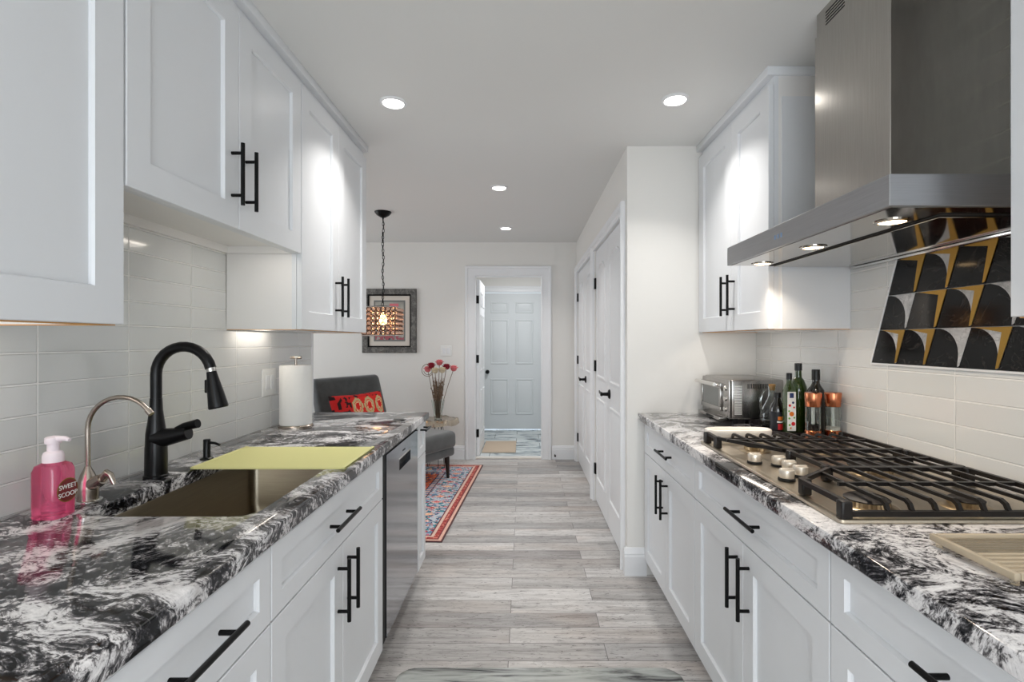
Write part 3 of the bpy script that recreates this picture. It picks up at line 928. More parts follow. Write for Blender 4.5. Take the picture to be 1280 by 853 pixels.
# yellow roll-up drying mat
M['yellow'] = P('pale yellow silicone', (220, 216, 150), 0.6)
x0, x1, y0, y1 = -1.056, -0.566, 1.633, 1.955
m = MB(); n = 26; prof_t, prof_b = [], []
for i in range(n * 4 + 1):
    y = y0 + (y1 - y0) * i / (n * 4)
    hgt = 0.0035 + 0.0035 * abs(math.sin(PI * i / 4))
    prof_t.append((y, ZT + 0.0005 + hgt)); prof_b.append((y, ZT + 0.0005))
loop = prof_t + list(reversed(prof_b))
m.loft([[(x, y, z) for y, z in loop] for x in (x0, x1)], M['yellow'])
for xx in (x0, x1 - 0.012): m.box(xx, xx + 0.012, y0 - 0.002, y1 + 0.002, ZT + 0.0004, ZT + 0.0082, M['yellow'], 0.002)
tag(m.build('drying_mat', angle=60), 'pale yellow ribbed roll-up drying mat laid across the far part of the sink', 'drying mat')

# paper towel and its holder
px, py = -1.083, 2.45
root = thing('paper_towel_holder', (px, py, ZT), 'metal paper towel stand with a small T-shaped top on the left counter', 'paper towel holder')
m = MB(); m.lathe([(0.078, 0), (0.078, 0.008), (0.074, 0.012), (0.0, 0.012)], (px, py, ZT), M['nickel'], 36); m.build('base', root)
m = MB(); m.lathe([(0.006, 0.012), (0.006, 0.325)], (px, py, ZT), M['nickel'], 12); m.build('post', root)
m = MB(); m.tube([(px - 0.024, py, ZT + 0.328), (px + 0.026, py, ZT + 0.328)], 0.0068, M['nickel'], 12); m.build('top_bar', root)
m = MB(); m.loft([[(px + r * math.cos(2 * PI * k / 40), py + r * math.sin(2 * PI * k / 40), ZT + z) for k in range(40)] for r, z in ((0.021, 0.0125), (0.070, 0.0125), (0.0725, 0.016), (0.0725, 0.288), (0.070, 0.292), (0.021, 0.292), (0.021, 0.0125))], M['paper'], False, False)
tag(m.build('paper_towel_roll'), 'full roll of white paper towels standing on the metal holder', 'paper towels')

# wall plates
def wall_plate(name, c, u, n_, w, h, label, cat, kind):
    root = thing(name, c, label, cat)
    T = basis(c, u, (0, 0, 1))
    m = MB(T); m.rings((-w / 2, -h / 2, 0), (1, 0, 0), (0, 1, 0), (0, 0, 1), w, h, [(0, 0), (0, 0.003), (0.003, 0.006), (0.006, 0.0065)], M['plate']); m.build('plate', root)
    for s in (-1, 1):
        m = MB(T); cx = s * 0.023
        m.rings((cx - 0.0165, -0.033, 0.0065), (1, 0, 0), (0, 1, 0), (0, 0, 1), 0.033, 0.066, [(0, -0.002), (0, 0.0005), (0.001, 0.003), (0.003, 0.0034)], M['trim'])
        o = m.build(kind, root)
        if kind == 'receptacle':
            q = MB(T)
            for zz in (0.017, -0.017):
                for dx in (-0.006, 0.006): q.box(cx + dx - 0.001, cx + dx + 0.001, zz - 0.004, zz + 0.004, 0.0094, 0.0101, M['rubber'])
            q.build('slots', o)
    return root
wall_plate('wall_outlet', (XL + 0.0005, 2.412, 1.133), (0, 1, 0), None, 0.125, 0.125, 'white two-gang wall plate on the tile beside the paper towels', 'outlet', 'rocker')
wall_plate('light_switch', (-0.87, YB - 0.0005, 1.215), (1, 0, 0), None, 0.125, 0.118, 'white double light switch on the dining wall left of the doorway', 'light switch', 'rocker')

# ================================================================== DISHWASHER
root = thing('dishwasher', (-0.86, 2.40, 0), 'stainless steel dishwasher built in under the far end of the left counter', 'dishwasher')
m = MB(); m.box(FL - 0.55, FL - 0.032, 2.062, 2.735, 0.10, 0.872, M['rubber']); m.build('tub', root)
m = MB()
DY0, DY1 = 2.118, 2.734; hz0, hz1, hy0, hy1 = 0.738, 0.790, 2.335, 2.565
xf = FL - 0.002
for b in ((DY0, DY1, 0.105, hz0), (DY0, DY1, hz1, 0.856), (DY0, hy0, hz0, hz1), (hy1, DY1, hz0, hz1)):
    m.box(xf - 0.028, xf, b[0], b[1], b[2], b[3], M['steel_dw'])
d = m.build('door', root)
m = MB(); m.box(xf - 0.027, xf - 0.022, hy0, hy1, hz0, hz1, M['rubber']); m.build('pocket_handle', d)['label'] = 'dark recessed pocket handle'
m = MB(); m.box(xf - 0.006, xf + 0.001, hy0 - 0.004, hy1 + 0.004, hz1 - 0.004, hz1 + 0.006, M['chrome'], 0.001); m.build('handle_lip', d)
m = MB(); m.box(xf - 0.004, xf + 0.0006, 2.40, 2.45, 0.812, 0.818, M['rubber']); m.build('badge', d)
m = MB(); m.box(xf - 0.03, xf - 0.004, 2.060, DY0 - 0.002, 0.10, 0.872, M['rubber']); m.box(xf - 0.03, xf - 0.004, DY0 - 0.002, DY1, 0.858, 0.876, M['rubber']); m.build('dark_gap_strips', root)  # black strips stand in for the dark gaps beside and above the door
m = MB(); m.box(FL - 0.075, FL - 0.06, 2.06, 2.735, 0, 0.10, M['rubber']); m.build('kick_plate', root)

# ================================================================== RANGE HOOD
root = thing('range_hood', (1.06, 1.6, 1.62), 'stainless steel chimney range hood on the right wall above the cooktop', 'range hood')
HX, HY0, HY1, HZ0, HZ1 = 0.81, 1.143, 2.057, 1.625, 1.696
m = MB(); m.box(HX, XR - 0.001, HY0, HY1, HZ0, HZ1, M['steel_band'], 0.0012, 1); can = m.build('canopy', root)
m = MB(); m.box(HX + 0.012, XR - 0.012, HY0 + 0.012, HY1 - 0.012, HZ0 - 0.0015, HZ0 - 0.0002, M['steel_pol']); m.build('underside', root)
m = MB(); m.box(0.972, XR - 0.03, 1.205, 2.046, HZ0 - 0.003, HZ0 - 0.0016, M['rubber']); m.build('gap', root)['label'] = 'dark suction gap'
m = MB(); m.box(0.984, XR - 0.034, 1.222, 2.034, HZ0 - 0.0075, HZ0 - 0.003, M['steel_pol'], 0.001, 1); m.build('filter_panel', root)
m = MB(); m.box(XR - 0.028, XR - 0.008, HY0 + 0.012, HY1 - 0.012, HZ0 - 0.018, HZ0 - 0.0016, M['chrome'], 0.004); m.build('rear_trim', root)
for y in (1.285, 1.637, 1.985):
    m = MB(); c = (0.917, y, HZ0)
    m.lathe([(0.040, -0.0016), (0.040, -0.004), (0.031, -0.006), (0.030, -0.003)], c, M['steel_pol'], 28); l = m.build('lamp', root)
    m = MB(); m.lathe([(0.0295, -0.003), (0.0295, -0.0045), (0.001, -0.005)], c, M['led_warm'], 24); m.build('lens', l)
    area('hood_lamp', (0.917, y, HZ0 - 0.008), (0.08, 0, -1), 0.05, 0.05, W_HOOD, (1.0, 0.86, 0.70), 'DISK', parent=root, spread=math.radians(110))
M['icon'] = P('control icon', (104, 130, 160), 0.4, emit=(110, 140, 180), estr=0.15)
for k, yy in enumerate((1.625, 1.645, 1.665)):
    m = MB(); m.box(HX - 0.0008, HX, yy - 0.004, yy + 0.004, 1.652, 1.666, M['icon']); m.build('button', root)
CX, CY0, CY1 = 0.990, 1.395, 1.757
def shell(m, x0, y0, y1, z0, z1, mat):
    m.loft([[(XR - 0.002, y0, z), (x0 + 0.002, y0, z), (x0, y0 + 0.002, z), (x0, y1 - 0.002, z), (x0 + 0.002, y1, z), (XR - 0.002, y1, z)] for z in (z0, z1)], mat)
m = MB(); shell(m, CX, CY0, CY1, HZ1, 2.352, M['steel_hood']); m.build('chimney', root)
m = MB(); shell(m, CX + 0.004, CY0 + 0.004, CY1 - 0.004, 2.352, CEIL, M['steel_hood']); up = m.build('upper_chimney', root)
for ya in (1.60, 1.45):
    m = MB()
    for k in range(5): m.box(CX + 0.0034, CX + 0.0045, ya, ya + 0.10, 2.365 + k * 0.010, 2.369 + k * 0.010, M['rubber'])
    m.build('vent_slots', up)

# ================================================================== MOSAIC PANEL
m = MB(); xb = XR - 0.0045
TW, TH, SH = 0.130, 0.122, 0.0445
PY, PZ = 1.945, 1.243
def PT(r, c, u, v, lift): return (xb - lift, PY - (c + u) * TW - (r + v) * SH, PZ + (r + v) * TH)
def chip(r, c, uv, mat, l0, l1):
    a = [PT(r, c, u, v, l0) for u, v in uv]; b = [PT(r, c, u, v, l1) for u, v in uv]
    m.loft([a, b], mat, True, True)
ARC = [(0.93 * math.sin(PI / 2 * k / 12), math.cos(PI / 2 * k / 12)) for k in range(13)]     # (0,1) ... (.93,0)
pattern = {0: 'AACACACA', 1: 'CBACBACB', 2: 'BABCABAC'}
g = 0.008
for r in range(3):
    for c in range(6):
        k = pattern[r][c]
        chip(r, c, [(g, g), (1 - g, g), (1 - g, 1 - g), (g, 1 - g)], M['black_marble'], -0.004, 0.0)
        if k in 'AC':
            corner = [(1 - g, 1 - g)] if k == 'C' else [(1 - g, 0.95)]
            pts = [(u, min(v, 1 - g)) for u, v in ARC[1:-1]]
            chip(r, c, pts + [(0.95, 0.03), (1 - g, 0.06)] + [(1 - g, 1 - g), (0.12, 1 - g)], M['white_marble'], 0.0, 0.0012)
        if k in 'AB':
            chip(r, c, [(0.10, 1 - g), (0.79, 0.87), (1 - g, 1 - g)], M['gold'], 0.0, 0.0024)
            chip(r, c, [(1 - g, 1 - g), (0.79, 0.87), (0.93, 0.03), (1 - g, 0.06)], M['gold'], 0.0, 0.0024)
# thin pale border along the lower and left edges
yA, zA = PY, PZ
m.loft([[(xb + 0.004, y, z), (xb - 0.002, y, z), (xb - 0.002, y, z - 0.006), (xb + 0.004, y, z - 0.006)] for y, z in ((PY + 0.006, PZ), (PY - 6 * TW, PZ))], M['trim'])
m.loft([[(xb + 0.004, PY - t * SH, PZ + t * TH), (xb - 0.002, PY - t * SH, PZ + t * TH), (xb - 0.002, PY - t * SH + 0.006, PZ + t * TH), (xb + 0.004, PY - t * SH + 0.006, PZ + t * TH)] for t in (0, 3)], M['trim'])
tag(m.build('mosaic_panel', angle=20), 'slanted mosaic panel of black marble arcs, white wedges and gold folds behind the cooktop', 'wall tiles')

# ================================================================== COOKTOP
root = thing('gas_cooktop', (0.985, 1.60, ZT), 'five-burner stainless gas cooktop with black grates on the right counter', 'cooktop')
KX0, KX1, KY0, KY1 = 0.700, 1.272, 1.142, 2.058
m = MB()
m.loft([[(a, b, z) for a, b in rounded(KX0 + i, KX1 - i, KY0 + i, KY1 - i, 0.012)] for i, z in ((0.002, ZT + 0.0002), (0, ZT + 0.004), (0.002, ZT + 0.009), (0.010, ZT + 0.010), (0.022, ZT + 0.004), (0.03, ZT + 0.003))], M['steel_top'])
m.build('pan', root)
ZG = ZT + 0.043       # bar axis height
def bar(m, pts, r=0.0072): m.tube(pts, r, M['iron'], 4, phase=PI / 4, up=None)
def grate(outline, fingers, cross, feet, name='grate', lows=()):
    m = MB()
    for i in range(len(outline)):
        a, b = outline[i], outline[(i + 1) % len(outline)]
        z = ZG - 0.024 if i in lows else ZG
        ra = 0.0085
        bar(m, [(a[0], a[1], z), (b[0], b[1], z)], ra)
    for a in feet:
        m.box(a[0] - 0.013, a[0] + 0.013, a[1] - 0.013, a[1] + 0.013, ZT + 0.004, ZG + 0.006, M['iron'], 0.005)
    for x, ya, yb, da, db in fingers:
        p = []
        if da: p += [(x, ya, ZG - 0.024), (x, ya + 0.010, ZG - 0.006), (x, ya + 0.022, ZG)]
        else: p += [(x, ya, ZG)]
        if db: p += [(x, yb - 0.022, ZG), (x, yb - 0.010, ZG - 0.006), (x, yb, ZG - 0.024)]
        else: p += [(x, yb, ZG)]
        bar(m, p, 0.0062)
    for xa, xb2, y in cross: bar(m, [(xa, y, ZG), (xb2, y, ZG)], 0.0068)
    return m.build(name, root, angle=20)
R = 1.255
FX = [0.820 + 0.0545 * k for k in range(8)]
nf = []
for x in FX:
    yend = 1.462 if x > 0.87 else 1.345 + (x - 0.722) / 0.146 * 0.12
    nf.append((x, 1.160, yend, True, False))
grate([(0.722, 1.160), (R, 1.160), (R, 1.467), (0.868, 1.467), (0.722, 1.345)], nf, [(0.80, R, 1.315)], [(0.722, 1.163), (R, 1.163), (R, 1.46), (0.735, 1.35)], lows=(0,))
cf = [(x, 1.480, 1.706, False, False) for x in FX if x > 0.89]
grate([(0.872, 1.476), (R, 1.476), (R, 1.708), (0.872, 1.708)], cf, [(0.88, R, 1.593)], [(R, 1.49), (R, 1.69), (0.874, 1.49), (0.874, 1.69)])
lf = []
for x in FX:
    ya = 1.722 if x > 0.865 else 1.717 + (0.86 - x) / 0.135 * 0.213
    lf.append((x, ya, 2.034, False, True))
grate([(0.862, 1.717), (R, 1.717), (R, 2.034), (0.722, 2.034), (0.722, 1.93)], lf, [(0.74, R, 1.885)], [(0.722, 2.03), (R, 2.03), (R, 1.73), (0.726, 1.935)], lows=(2,))
def burner(x, y, r):
    o = MB(); c = (x, y, ZT)
    prof = [(r + 0.022, 0.0035), (r + 0.016, 0.007), (r + 0.004, 0.009)]
    o.lathe(prof, c, M['brass'], 30)
    seg = 60; L0, L1 = [], []
    for k in range(seg):
        a = 2 * PI * k / seg; rr = r + (0.003 if k % 2 else 0.0)
        L0.append((x + rr * math.cos(a), y + rr * math.sin(a), ZT + 0.008)); L1.append((x + rr * math.cos(a), y + rr * math.sin(a), ZT + 0.020))
    o.loft([L0, L1], M['brass'])
    b = o.build('burner', root)
    o = MB(); o.lathe([(r + 0.003, 0.020), (r + 0.004, 0.023), (r - 0.002, 0.027), (0.001, 0.028)], c, M['enamel'], 30); o.build('burner_cap', b)
burner(0.838, 1.262, 0.046); burner(1.075, 1.255, 0.034); burner(1.07, 1.595, 0.058); burner(0.85, 1.900, 0.034); burner(1.09, 1.885, 0.044)
M['knob'] = P('satin cream steel knob', (226, 218, 206), 0.28, 0.6)
for x, y in ((0.762, 1.705), (0.822, 1.665), (0.762, 1.497), (0.822, 1.535), (0.822, 1.600)):
    m = MB(); c = (x, y, ZT)
    m.lathe([(0.0235, 0.004), (0.0235, 0.009), (0.020, 0.0105)], c, M['rubber'], 24)
    m.lathe([(0.0195, 0.010), (0.0205, 0.012), (0.0215, 0.030), (0.0200, 0.034), (0.001, 0.0345)], c, M['knob'], 24)
    m.box(x - 0.0185, x + 0.0185, y - 0.005, y + 0.005, ZT + 0.033, ZT + 0.038, M['knob'], 0.002)
    m.build('knob', root)

# ================================================================== COUNTER TOP OBJECTS, RIGHT
# white dish at the far end of the cooktop
m = MB(); cx, cy = 0.878, 2.118
def el(i, z, rx=0.135, ry=0.050):
    return [(cx + (rx - i) * math.copysign(abs(math.cos(a)) ** 0.7, math.cos(a)), cy + (ry - i) * math.copysign(abs(math.sin(a)) ** 0.7, math.sin(a)), ZT + z) for a in [2 * PI * k / 48 for k in range(48)]]
m.loft([el(0.022, 0.0003), el(0.010, 0.004), el(0.002, 0.026), el(0.0, 0.040), el(0.002, 0.046), el(0.007, 0.048), el(0.011, 0.042), el(0.015, 0.020), el(0.026, 0.010)], M['ceramic'])
tag(m.build('serving_dish'), 'white oblong dish lying just past the far end of the cooktop', 'dish')

# translucent ribbed rack near the camera
M['acrylic'] = P('translucent beige acrylic', (232, 220, 198), 0.12, trans=0.8, ior=1.4)
x0, x1, y0, y1 = 0.808, 1.085, 0.850, 1.030
M['acrylic_rim'] = P('frosted beige acrylic', (226, 210, 184), 0.25, trans=0.35, ior=1.4)
root = thing('ribbed_rack', ((x0 + x1) / 2, (y0 + y1) / 2, ZT), 'translucent beige ribbed drying rack on the right counter nearest the camera', 'rack')
m = MB(); za, zb = ZT + 0.010, ZT + 0.024
for b in ((x0, x0 + 0.012, y0, y1), (x1 - 0.012, x1, y0, y1), (x0 + 0.012, x1 - 0.012, y0, y0 + 0.010), (x0 + 0.012, x1 - 0.012, y1 - 0.010, y1)):
    m.box(*b, za, zb, M['acrylic_rim'], 0.003)
m.build('frame', root)
m = MB(); ym = (y0 + y1) / 2 + 0.015
m.box(x0 + 0.011, x1 - 0.011, ym, y1 - 0.009, za + 0.001, za + 0.006, M['acrylic'])
for k in range(5): m.box(x0 + 0.013, x1 - 0.013, ym + 0.008 + k * 0.0115, ym + 0.011 + k * 0.0115, za + 0.006, za + 0.0085, M['acrylic'])
m.build('plate', root)
for k in range(5):
    m = MB(); yy = y0 + 0.016 + k * 0.0165
    m.box(x0 + 0.011, x1 - 0.011, yy, yy + 0.008, za + 0.002, zb - 0.002, M['acrylic_rim'], 0.002); m.build('rib', root)
for a, b in ((x0 + 0.012, y0 + 0.012), (x1 - 0.012, y0 + 0.012), (x0 + 0.012, y1 - 0.012), (x1 - 0.012, y1 - 0.012)):
    m = MB(); m.lathe([(0.006, 0.0003), (0.007, 0.011)], (a, b, ZT), M['acrylic'], 12); m.build('foot', root)

# toaster oven
ox0, ox1, oy0, oy1, oz0, oz1 = 1.000, 1.268, 2.515, 2.893, 0.942, 1.136
root = thing('toaster_oven', (1.134, 2.70, ZT), 'stainless steel toaster oven in the corner of the right counter', 'toaster oven')
m = MB(); m.box(ox0 + 0.012, ox1, oy0, oy1, oz0, oz1, M['steel'], 0.008); body = m.build('body', root)
m = MB(); m.box(ox0, ox0 + 0.013, oy0 + 0.002, oy1 - 0.002, oz0 + 0.002, oz1 - 0.004, M['steel'], 0.004); m.build('front_panel', root)
M['oven_glass'] = P('dark oven glass', (70, 76, 74), 0.08, 0.0, coat=0.8)
m = MB(); fy0 = oy0 + 0.085
for b in ((fy0, oy1 - 0.012, oz0 + 0.028, oz0 + 0.050), (fy0, oy1 - 0.012, oz1 - 0.050, oz1 - 0.024), (fy0, fy0 + 0.02, oz0 + 0.050, oz1 - 0.050), (oy1 - 0.032, oy1 - 0.012, oz0 + 0.050, oz1 - 0.050)):
    m.box(ox0 - 0.012, ox0 - 0.0005, *b, M['steel'], 0.002)
door = m.build('door', root)
m = MB(); m.box(ox0 - 0.009, ox0 - 0.003, fy0 + 0.019, oy1 - 0.031, oz0 + 0.049, oz1 - 0.049, M['oven_glass']); m.build('window', door)
m = MB(); hx = ox0 - 0.040
m.tube([(hx, fy0 + 0.004, oz1 - 0.030), (hx, oy1 - 0.018, oz1 - 0.030)], 0.0095, M['chrome'], 14)
for yy in (fy0 + 0.018, oy1 - 0.032): m.cyl((hx, yy, oz1 - 0.030), (ox0 - 0.010, yy, oz1 - 0.034), 0.007, M['chrome'], seg=10)
m.build('handle', door)
for zz in (oz1 - 0.045, (oz0 + oz1) / 2, oz0 + 0.045):
    m = MB(); TT = Matrix.Translation((ox0, oy0 + 0.042, zz)) @ Vector((-1, 0, 0)).to_track_quat('Z', 'Y').to_matrix().to_4x4()
    m.lathe([(0.013, 0), (0.012, 0.009), (0.001, 0.010)], None, M['chrome'], 20, TT); m.build('knob', root)
m = MB(); m.box(ox0 - 0.030, ox0 + 0.02, oy0 + 0.05, oy1 - 0.02, oz0 - 0.012, oz0 + 0.004, M['steel'], 0.003)
m.box(ox0 - 0.0315, ox0 - 0.030, oy0 + 0.13, oy0 + 0.23, oz0 - 0.009, oz0 + 0.001, M['rubber']); m.build('crumb_tray', root)
m = MB()
for k in range(18): m.box(1.026, 1.062, oy0 - 0.0008, oy0 + 0.002, 0.966 + k * 0.008, 0.9695 + k * 0.008, M['plate'])
m.build('side_vents', root)['label'] = 'column of pale vent slits'
m = MB()
for k in range(15): m.box(1.090 + k * 0.0085, 1.0945 + k * 0.0085, oy0 - 0.0008, oy0 + 0.002, 1.092, 1.116, M['rubber'])
m.build('top_vents', root)['label'] = 'row of dark vent slits'
for a in (ox0 + 0.04, ox1 - 0.03):
    for b in (oy0 + 0.03, oy1 - 0.03):
        m = MB(); m.lathe([(0.012, 0.0003), (0.014, 0.026)], (a, b, ZT), M['rubber'], 14); m.build('foot', root)

# tray with the bottles
M['tray'] = P('dark gunmetal tray', (56, 52, 52), 0.25, 0.7)
m = MB()
def tr(i, z): return [(a, b, ZT + z) for a, b in rounded(1.062 + i, 1.302 - i, 2.168 + i, 2.503 - i, 0.085 - i, 8)]
m.loft([tr(0.016, 0.0003), tr(0.006, 0.004), tr(0.0, 0.020), tr(0.001, 0.022), tr(0.004, 0.021), tr(0.011, 0.006), tr(0.018, 0.004)], M['tray'])
tag(m.build('serving_tray'), 'dark metal tray holding the oil bottles beside the toaster oven', 'tray')
ZB = ZT + 0.0045
M['green_glass'] = P('dark green bottle glass', (58, 82, 28), 0.05, trans=0.35, ior=1.45, coat=0.7)
M['dark_glass'] = P('very dark bottle glass', (24, 20, 14), 0.05, coat=0.8)
M['cap_black'] = P('black bottle cap', (22, 21, 22), 0.4)
M['cork'] = P('cork', (196, 150, 96), 0.8, var=0.15, vscale=90)
M['oil'] = P('golden olive oil', (190, 170, 90), 0.05, trans=0.7)
M['lab_white'] = P('white paper label', (238, 238, 236), 0.5)
M['lab_black'] = P('black paper label', (24, 26, 34), 0.45)
M['red'] = P('red print', (206, 34, 42), 0.5)
M['orange'] = P('orange print', (224, 122, 40), 0.5)
M['blue'] = P('blue print', (44, 62, 110), 0.5)
M['green'] = P('green print', (110, 160, 70), 0.5)

gx, gy = 1.228, 2.310
root = thing('oil_bottle', (gx, gy, ZB), 'tallest green glass oil bottle with a black cap at the back of the tray', 'bottle')
m = MB(); m.lathe([(0.034, 0), (0.0365, 0.004), (0.0365, 0.175), (0.034, 0.20), (0.024, 0.228), (0.0145, 0.240), (0.0130, 0.272), (0.0145, 0.274), (0.0145, 0.278)], (gx, gy, ZB), M['green_glass'], 28); m.build('bottle', root)
m = MB(); m.lathe([(0.0155, 0.270), (0.0155, 0.300), (0.0145, 0.303), (0.001, 0.304)], (gx, gy, ZB), M['cap_black'], 22); m.build('cap', root)
gx, gy = 1.257, 2.222
root = thing('oil_bottle', (gx, gy, ZB), 'dark brown-black glass bottle standing behind the copper-topped mill', 'bottle')
m = MB(); m.lathe([(0.033, 0), (0.035, 0.004), (0.035, 0.170), (0.032, 0.192), (0.019, 0.212), (0.0150, 0.222), (0.0145, 0.25)], (gx, gy, ZB), M['dark_glass'], 28); m.build('bottle', root)
m = MB(); m.lathe([(0.0165, 0.235), (0.0165, 0.277), (0.0155, 0.280), (0.001, 0.281)], (gx, gy, ZB), M['cap_black'], 22); m.build('cap', root)
gx, gy = 1.138, 2.215; h = 0.021
root = thing('oil_bottle', (gx, gy, ZB), 'slim square green bottle with a white fruit-print label, front of the tray', 'bottle')
def sq2(hh, z, r): return [(gx + a, gy + b, ZB + z) for a, b in rounded(-hh, hh, -hh, hh, r, 4)]
m = MB(); m.loft([sq2(h - 0.002, 0, 0.006), sq2(h, 0.003, 0.007), sq2(h, 0.190, 0.007), sq2(h - 0.004, 0.205, 0.009), sq2(0.011, 0.222, 0.0109), sq2(0.0105, 0.246, 0.0104)], M['green_glass']); m.build('bottle', root)
m = MB(); m.lathe([(0.0118, 0.238), (0.0118, 0.262), (0.0105, 0.265), (0.001, 0.266)], (gx, gy, ZB), M['cap_black'], 20); m.build('cap', root)
m = MB(); m.box(gx - 0.018, gx + 0.018, gy - h - 0.0006, gy - h + 0.001, ZB + 0.020, ZB + 0.186, M['lab_white']); lab = m.build('label', root)
m = MB(); random.seed(3)
yl = gy - h - 0.0006
m.box(gx - 0.0085, gx + 0.0085, yl - 0.0004, yl, ZB + 0.160, ZB + 0.181, M['blue'])
for cx_, cz_, r_, mt in ((-0.008, 0.128, 0.0055, 'red'), (0.006, 0.140, 0.005, 'blue'), (0.010, 0.120, 0.004, 'red'), (0.0, 0.092, 0.010, 'orange'), (-0.011, 0.104, 0.004, 'green'), (0.011, 0.076, 0.004, 'green'), (-0.010, 0.073, 0.0045, 'green'), (0.007, 0.050, 0.0085, 'red'), (-0.009, 0.045, 0.0045, 'green'), (-0.004, 0.032, 0.004, 'orange')):
    m.lathe([(r_, 0), (r_, 0.0004)], None, M[mt], 14, basis((gx + cx_, yl, ZB + cz_), (1, 0, 0), (0, 0, 1)))
m.build('fruit_print', lab)
gx, gy = 1.122, 2.285
root = thing('sauce_bottle', (gx, gy, ZB), 'short dark sauce bottle with black, orange and red label before the cruet', 'bottle')
m = MB(); m.lathe([(0.029, 0), (0.031, 0.003), (0.031, 0.100), (0.027, 0.118), (0.014, 0.142), (0.012, 0.160)], (gx, gy, ZB), M['dark_glass'], 26); m.build('bottle', root)
m = MB(); m.lathe([(0.0138, 0.152), (0.0138, 0.172), (0.0125, 0.175), (0.001, 0.176)], (gx, gy, ZB), M['cap_black'], 20); m.build('cap', root)
def wrap(parent, name, gx, gy, r, z0, z1, a0, a1, mat, n=14):
    m = MB()
    f = lambda rr, z: [(gx + rr * math.cos(a0 + (a1 - a0) * k / n), gy + rr * math.sin(a0 + (a1 - a0) * k / n), z) for k in range(n + 1)]
    a, b = f(r, z0), f(r, z1); c, d = f(r + 0.0006, z0), f(r + 0.0006, z1)
    m.loft([a + c[::-1], b + d[::-1]], mat)
    return m.build(name, parent)
lab = wrap(root, 'label', gx, gy, 0.031, ZB + 0.012, ZB + 0.092, -PI * 1.0, 0.0, M['lab_black'])
wrap(lab, 'print', gx, gy, 0.0317, ZB + 0.014, ZB + 0.040, -PI * 0.62, -PI * 0.22, M['red'])
wrap(lab, 'print', gx, gy, 0.0317, ZB + 0.056, ZB + 0.072, -PI * 0.62, -PI * 0.2, M['orange'])
wrap(lab, 'print', gx, gy, 0.0317, ZB + 0.045, ZB + 0.051, -PI * 0.66, -PI * 0.2, M['lab_white'])
gx, gy = 1.163, 2.418
root = thing('oil_cruet', (gx, gy, ZB), 'round-bellied clear glass oil cruet with a cork, next to the toaster oven', 'cruet')
m = MB(); m.lathe([(0.040, 0), (0.050, 0.006), (0.056, 0.035), (0.050, 0.075), (0.032, 0.110), (0.018, 0.140), (0.0155, 0.175), (0.020, 0.192), (0.018, 0.192), (0.0135, 0.176), (0.016, 0.140), (0.029, 0.110), (0.047, 0.075), (0.053, 0.035), (0.047, 0.009), (0.001, 0.006)], (gx, gy, ZB), M['glass'], 30, cap1=False); m.build('flask', root)
m = MB(); m.lathe([(0.0128, 0.172), (0.0150, 0.200), (0.001, 0.201)], (gx, gy, ZB), M['cork'], 18); m.build('cork', root)
m = MB(); m.tube([(gx - 0.017, gy - 0.004, ZB + 0.178), (gx - 0.045, gy - 0.012, ZB + 0.172), (gx - 0.064, gy - 0.016, ZB + 0.13), (gx - 0.060, gy - 0.014, ZB + 0.085), (gx - 0.049, gy - 0.010, ZB + 0.066)], 0.0042, M['glass'], 10); m.build('handle', root)
m = MB(); m.tube([(gx + 0.036, gy, ZB + 0.100), (gx + 0.050, gy, ZB + 0.135), (gx + 0.057, gy, ZB + 0.185)], [0.009, 0.006, 0.0045], M['glass'], 10); m.build('spout', root)

M['pepper'] = P('peppercorns', (40, 30, 26), 0.8, var=0.5, vscale=260)
M['salt'] = P('coarse salt', (226, 220, 214), 0.7, var=0.2, vscale=260)
def mill(x, y, label, fill, lvl):
    root = thing('spice_mill', (x, y, ZT), label, 'spice mill')
    c = (x, y, ZT + 0.0003)
    m = MB(); m.lathe([(0.030, 0), (0.0305, 0.002), (0.0305, 0.040), (0.029, 0.042)], c, M['copper'], 28); m.build('base', root)
    m = MB(); m.lathe([(0.0285, 0.042), (0.0285, 0.138), (0.0262, 0.138), (0.0262, 0.043)], c, M['glass'], 28, cap0=False, cap1=False); m.build('jar', root)
    m = MB(); m.lathe([(0.0258, 0.0425), (0.0258, 0.0425 + lvl), (0.001, 0.0425 + lvl + 0.004)], c, M[fill], 24); m.build('filling', root)
    m = MB(); m.lathe([(0.007, 0.042), (0.007, 0.140)], c, M['plate'], 12); m.build('spindle', root)
    m = MB(); m.lathe([(0.0275, 0.138), (0.0285, 0.140), (0.0325, 0.192), (0.031, 0.196), (0.001, 0.197)], c, M['copper'], 28); m.build('cap', root)
mill(1.183, 2.112, 'copper and glass spice mill with dark peppercorns, in front of the dark bottle', 'pepper', 0.022)
mill(1.268, 2.118, 'copper and glass spice mill standing alone next to the right wall tiles', 'salt', 0.012)

# ================================================================== CEILING LIGHTS
def downlight(x, y, label, visible=True):
    root = thing('recessed_light', (x, y, CEIL), label, 'ceiling light', 'recessed ceiling lights')
    c = (x, y, CEIL)
    m = MB(); m.lathe([(0.062, -0.0002), (0.062, -0.004), (0.050, -0.010), (0.047, -0.006)], c, M['trim'], 36); m.build('trim_ring', root)
    m = MB(); m.lathe([(0.0468, -0.0035), (0.0468, -0.006), (0.001, -0.0065)], c, M['led'], 32); m.build('lens', root)
    area('recessed_lamp', (x, y, CEIL - 0.013), (0, 0, -1), 0.09, 0.09, W_DOWN, (1.0, 0.965, 0.92), 'DISK', parent=root, spread=math.radians(112))
downlight(-0.604, 2.385, 'round recessed ceiling light nearest the left wall cabinets')
downlight(0.690, 2.355, 'round recessed ceiling light nearest the right wall cabinets')
downlight(-0.178, 3.706, 'round recessed ceiling light in the middle of the aisle, nearer of the far two')
downlight(-0.178, 5.040, 'round recessed ceiling light closest to the back doorway')
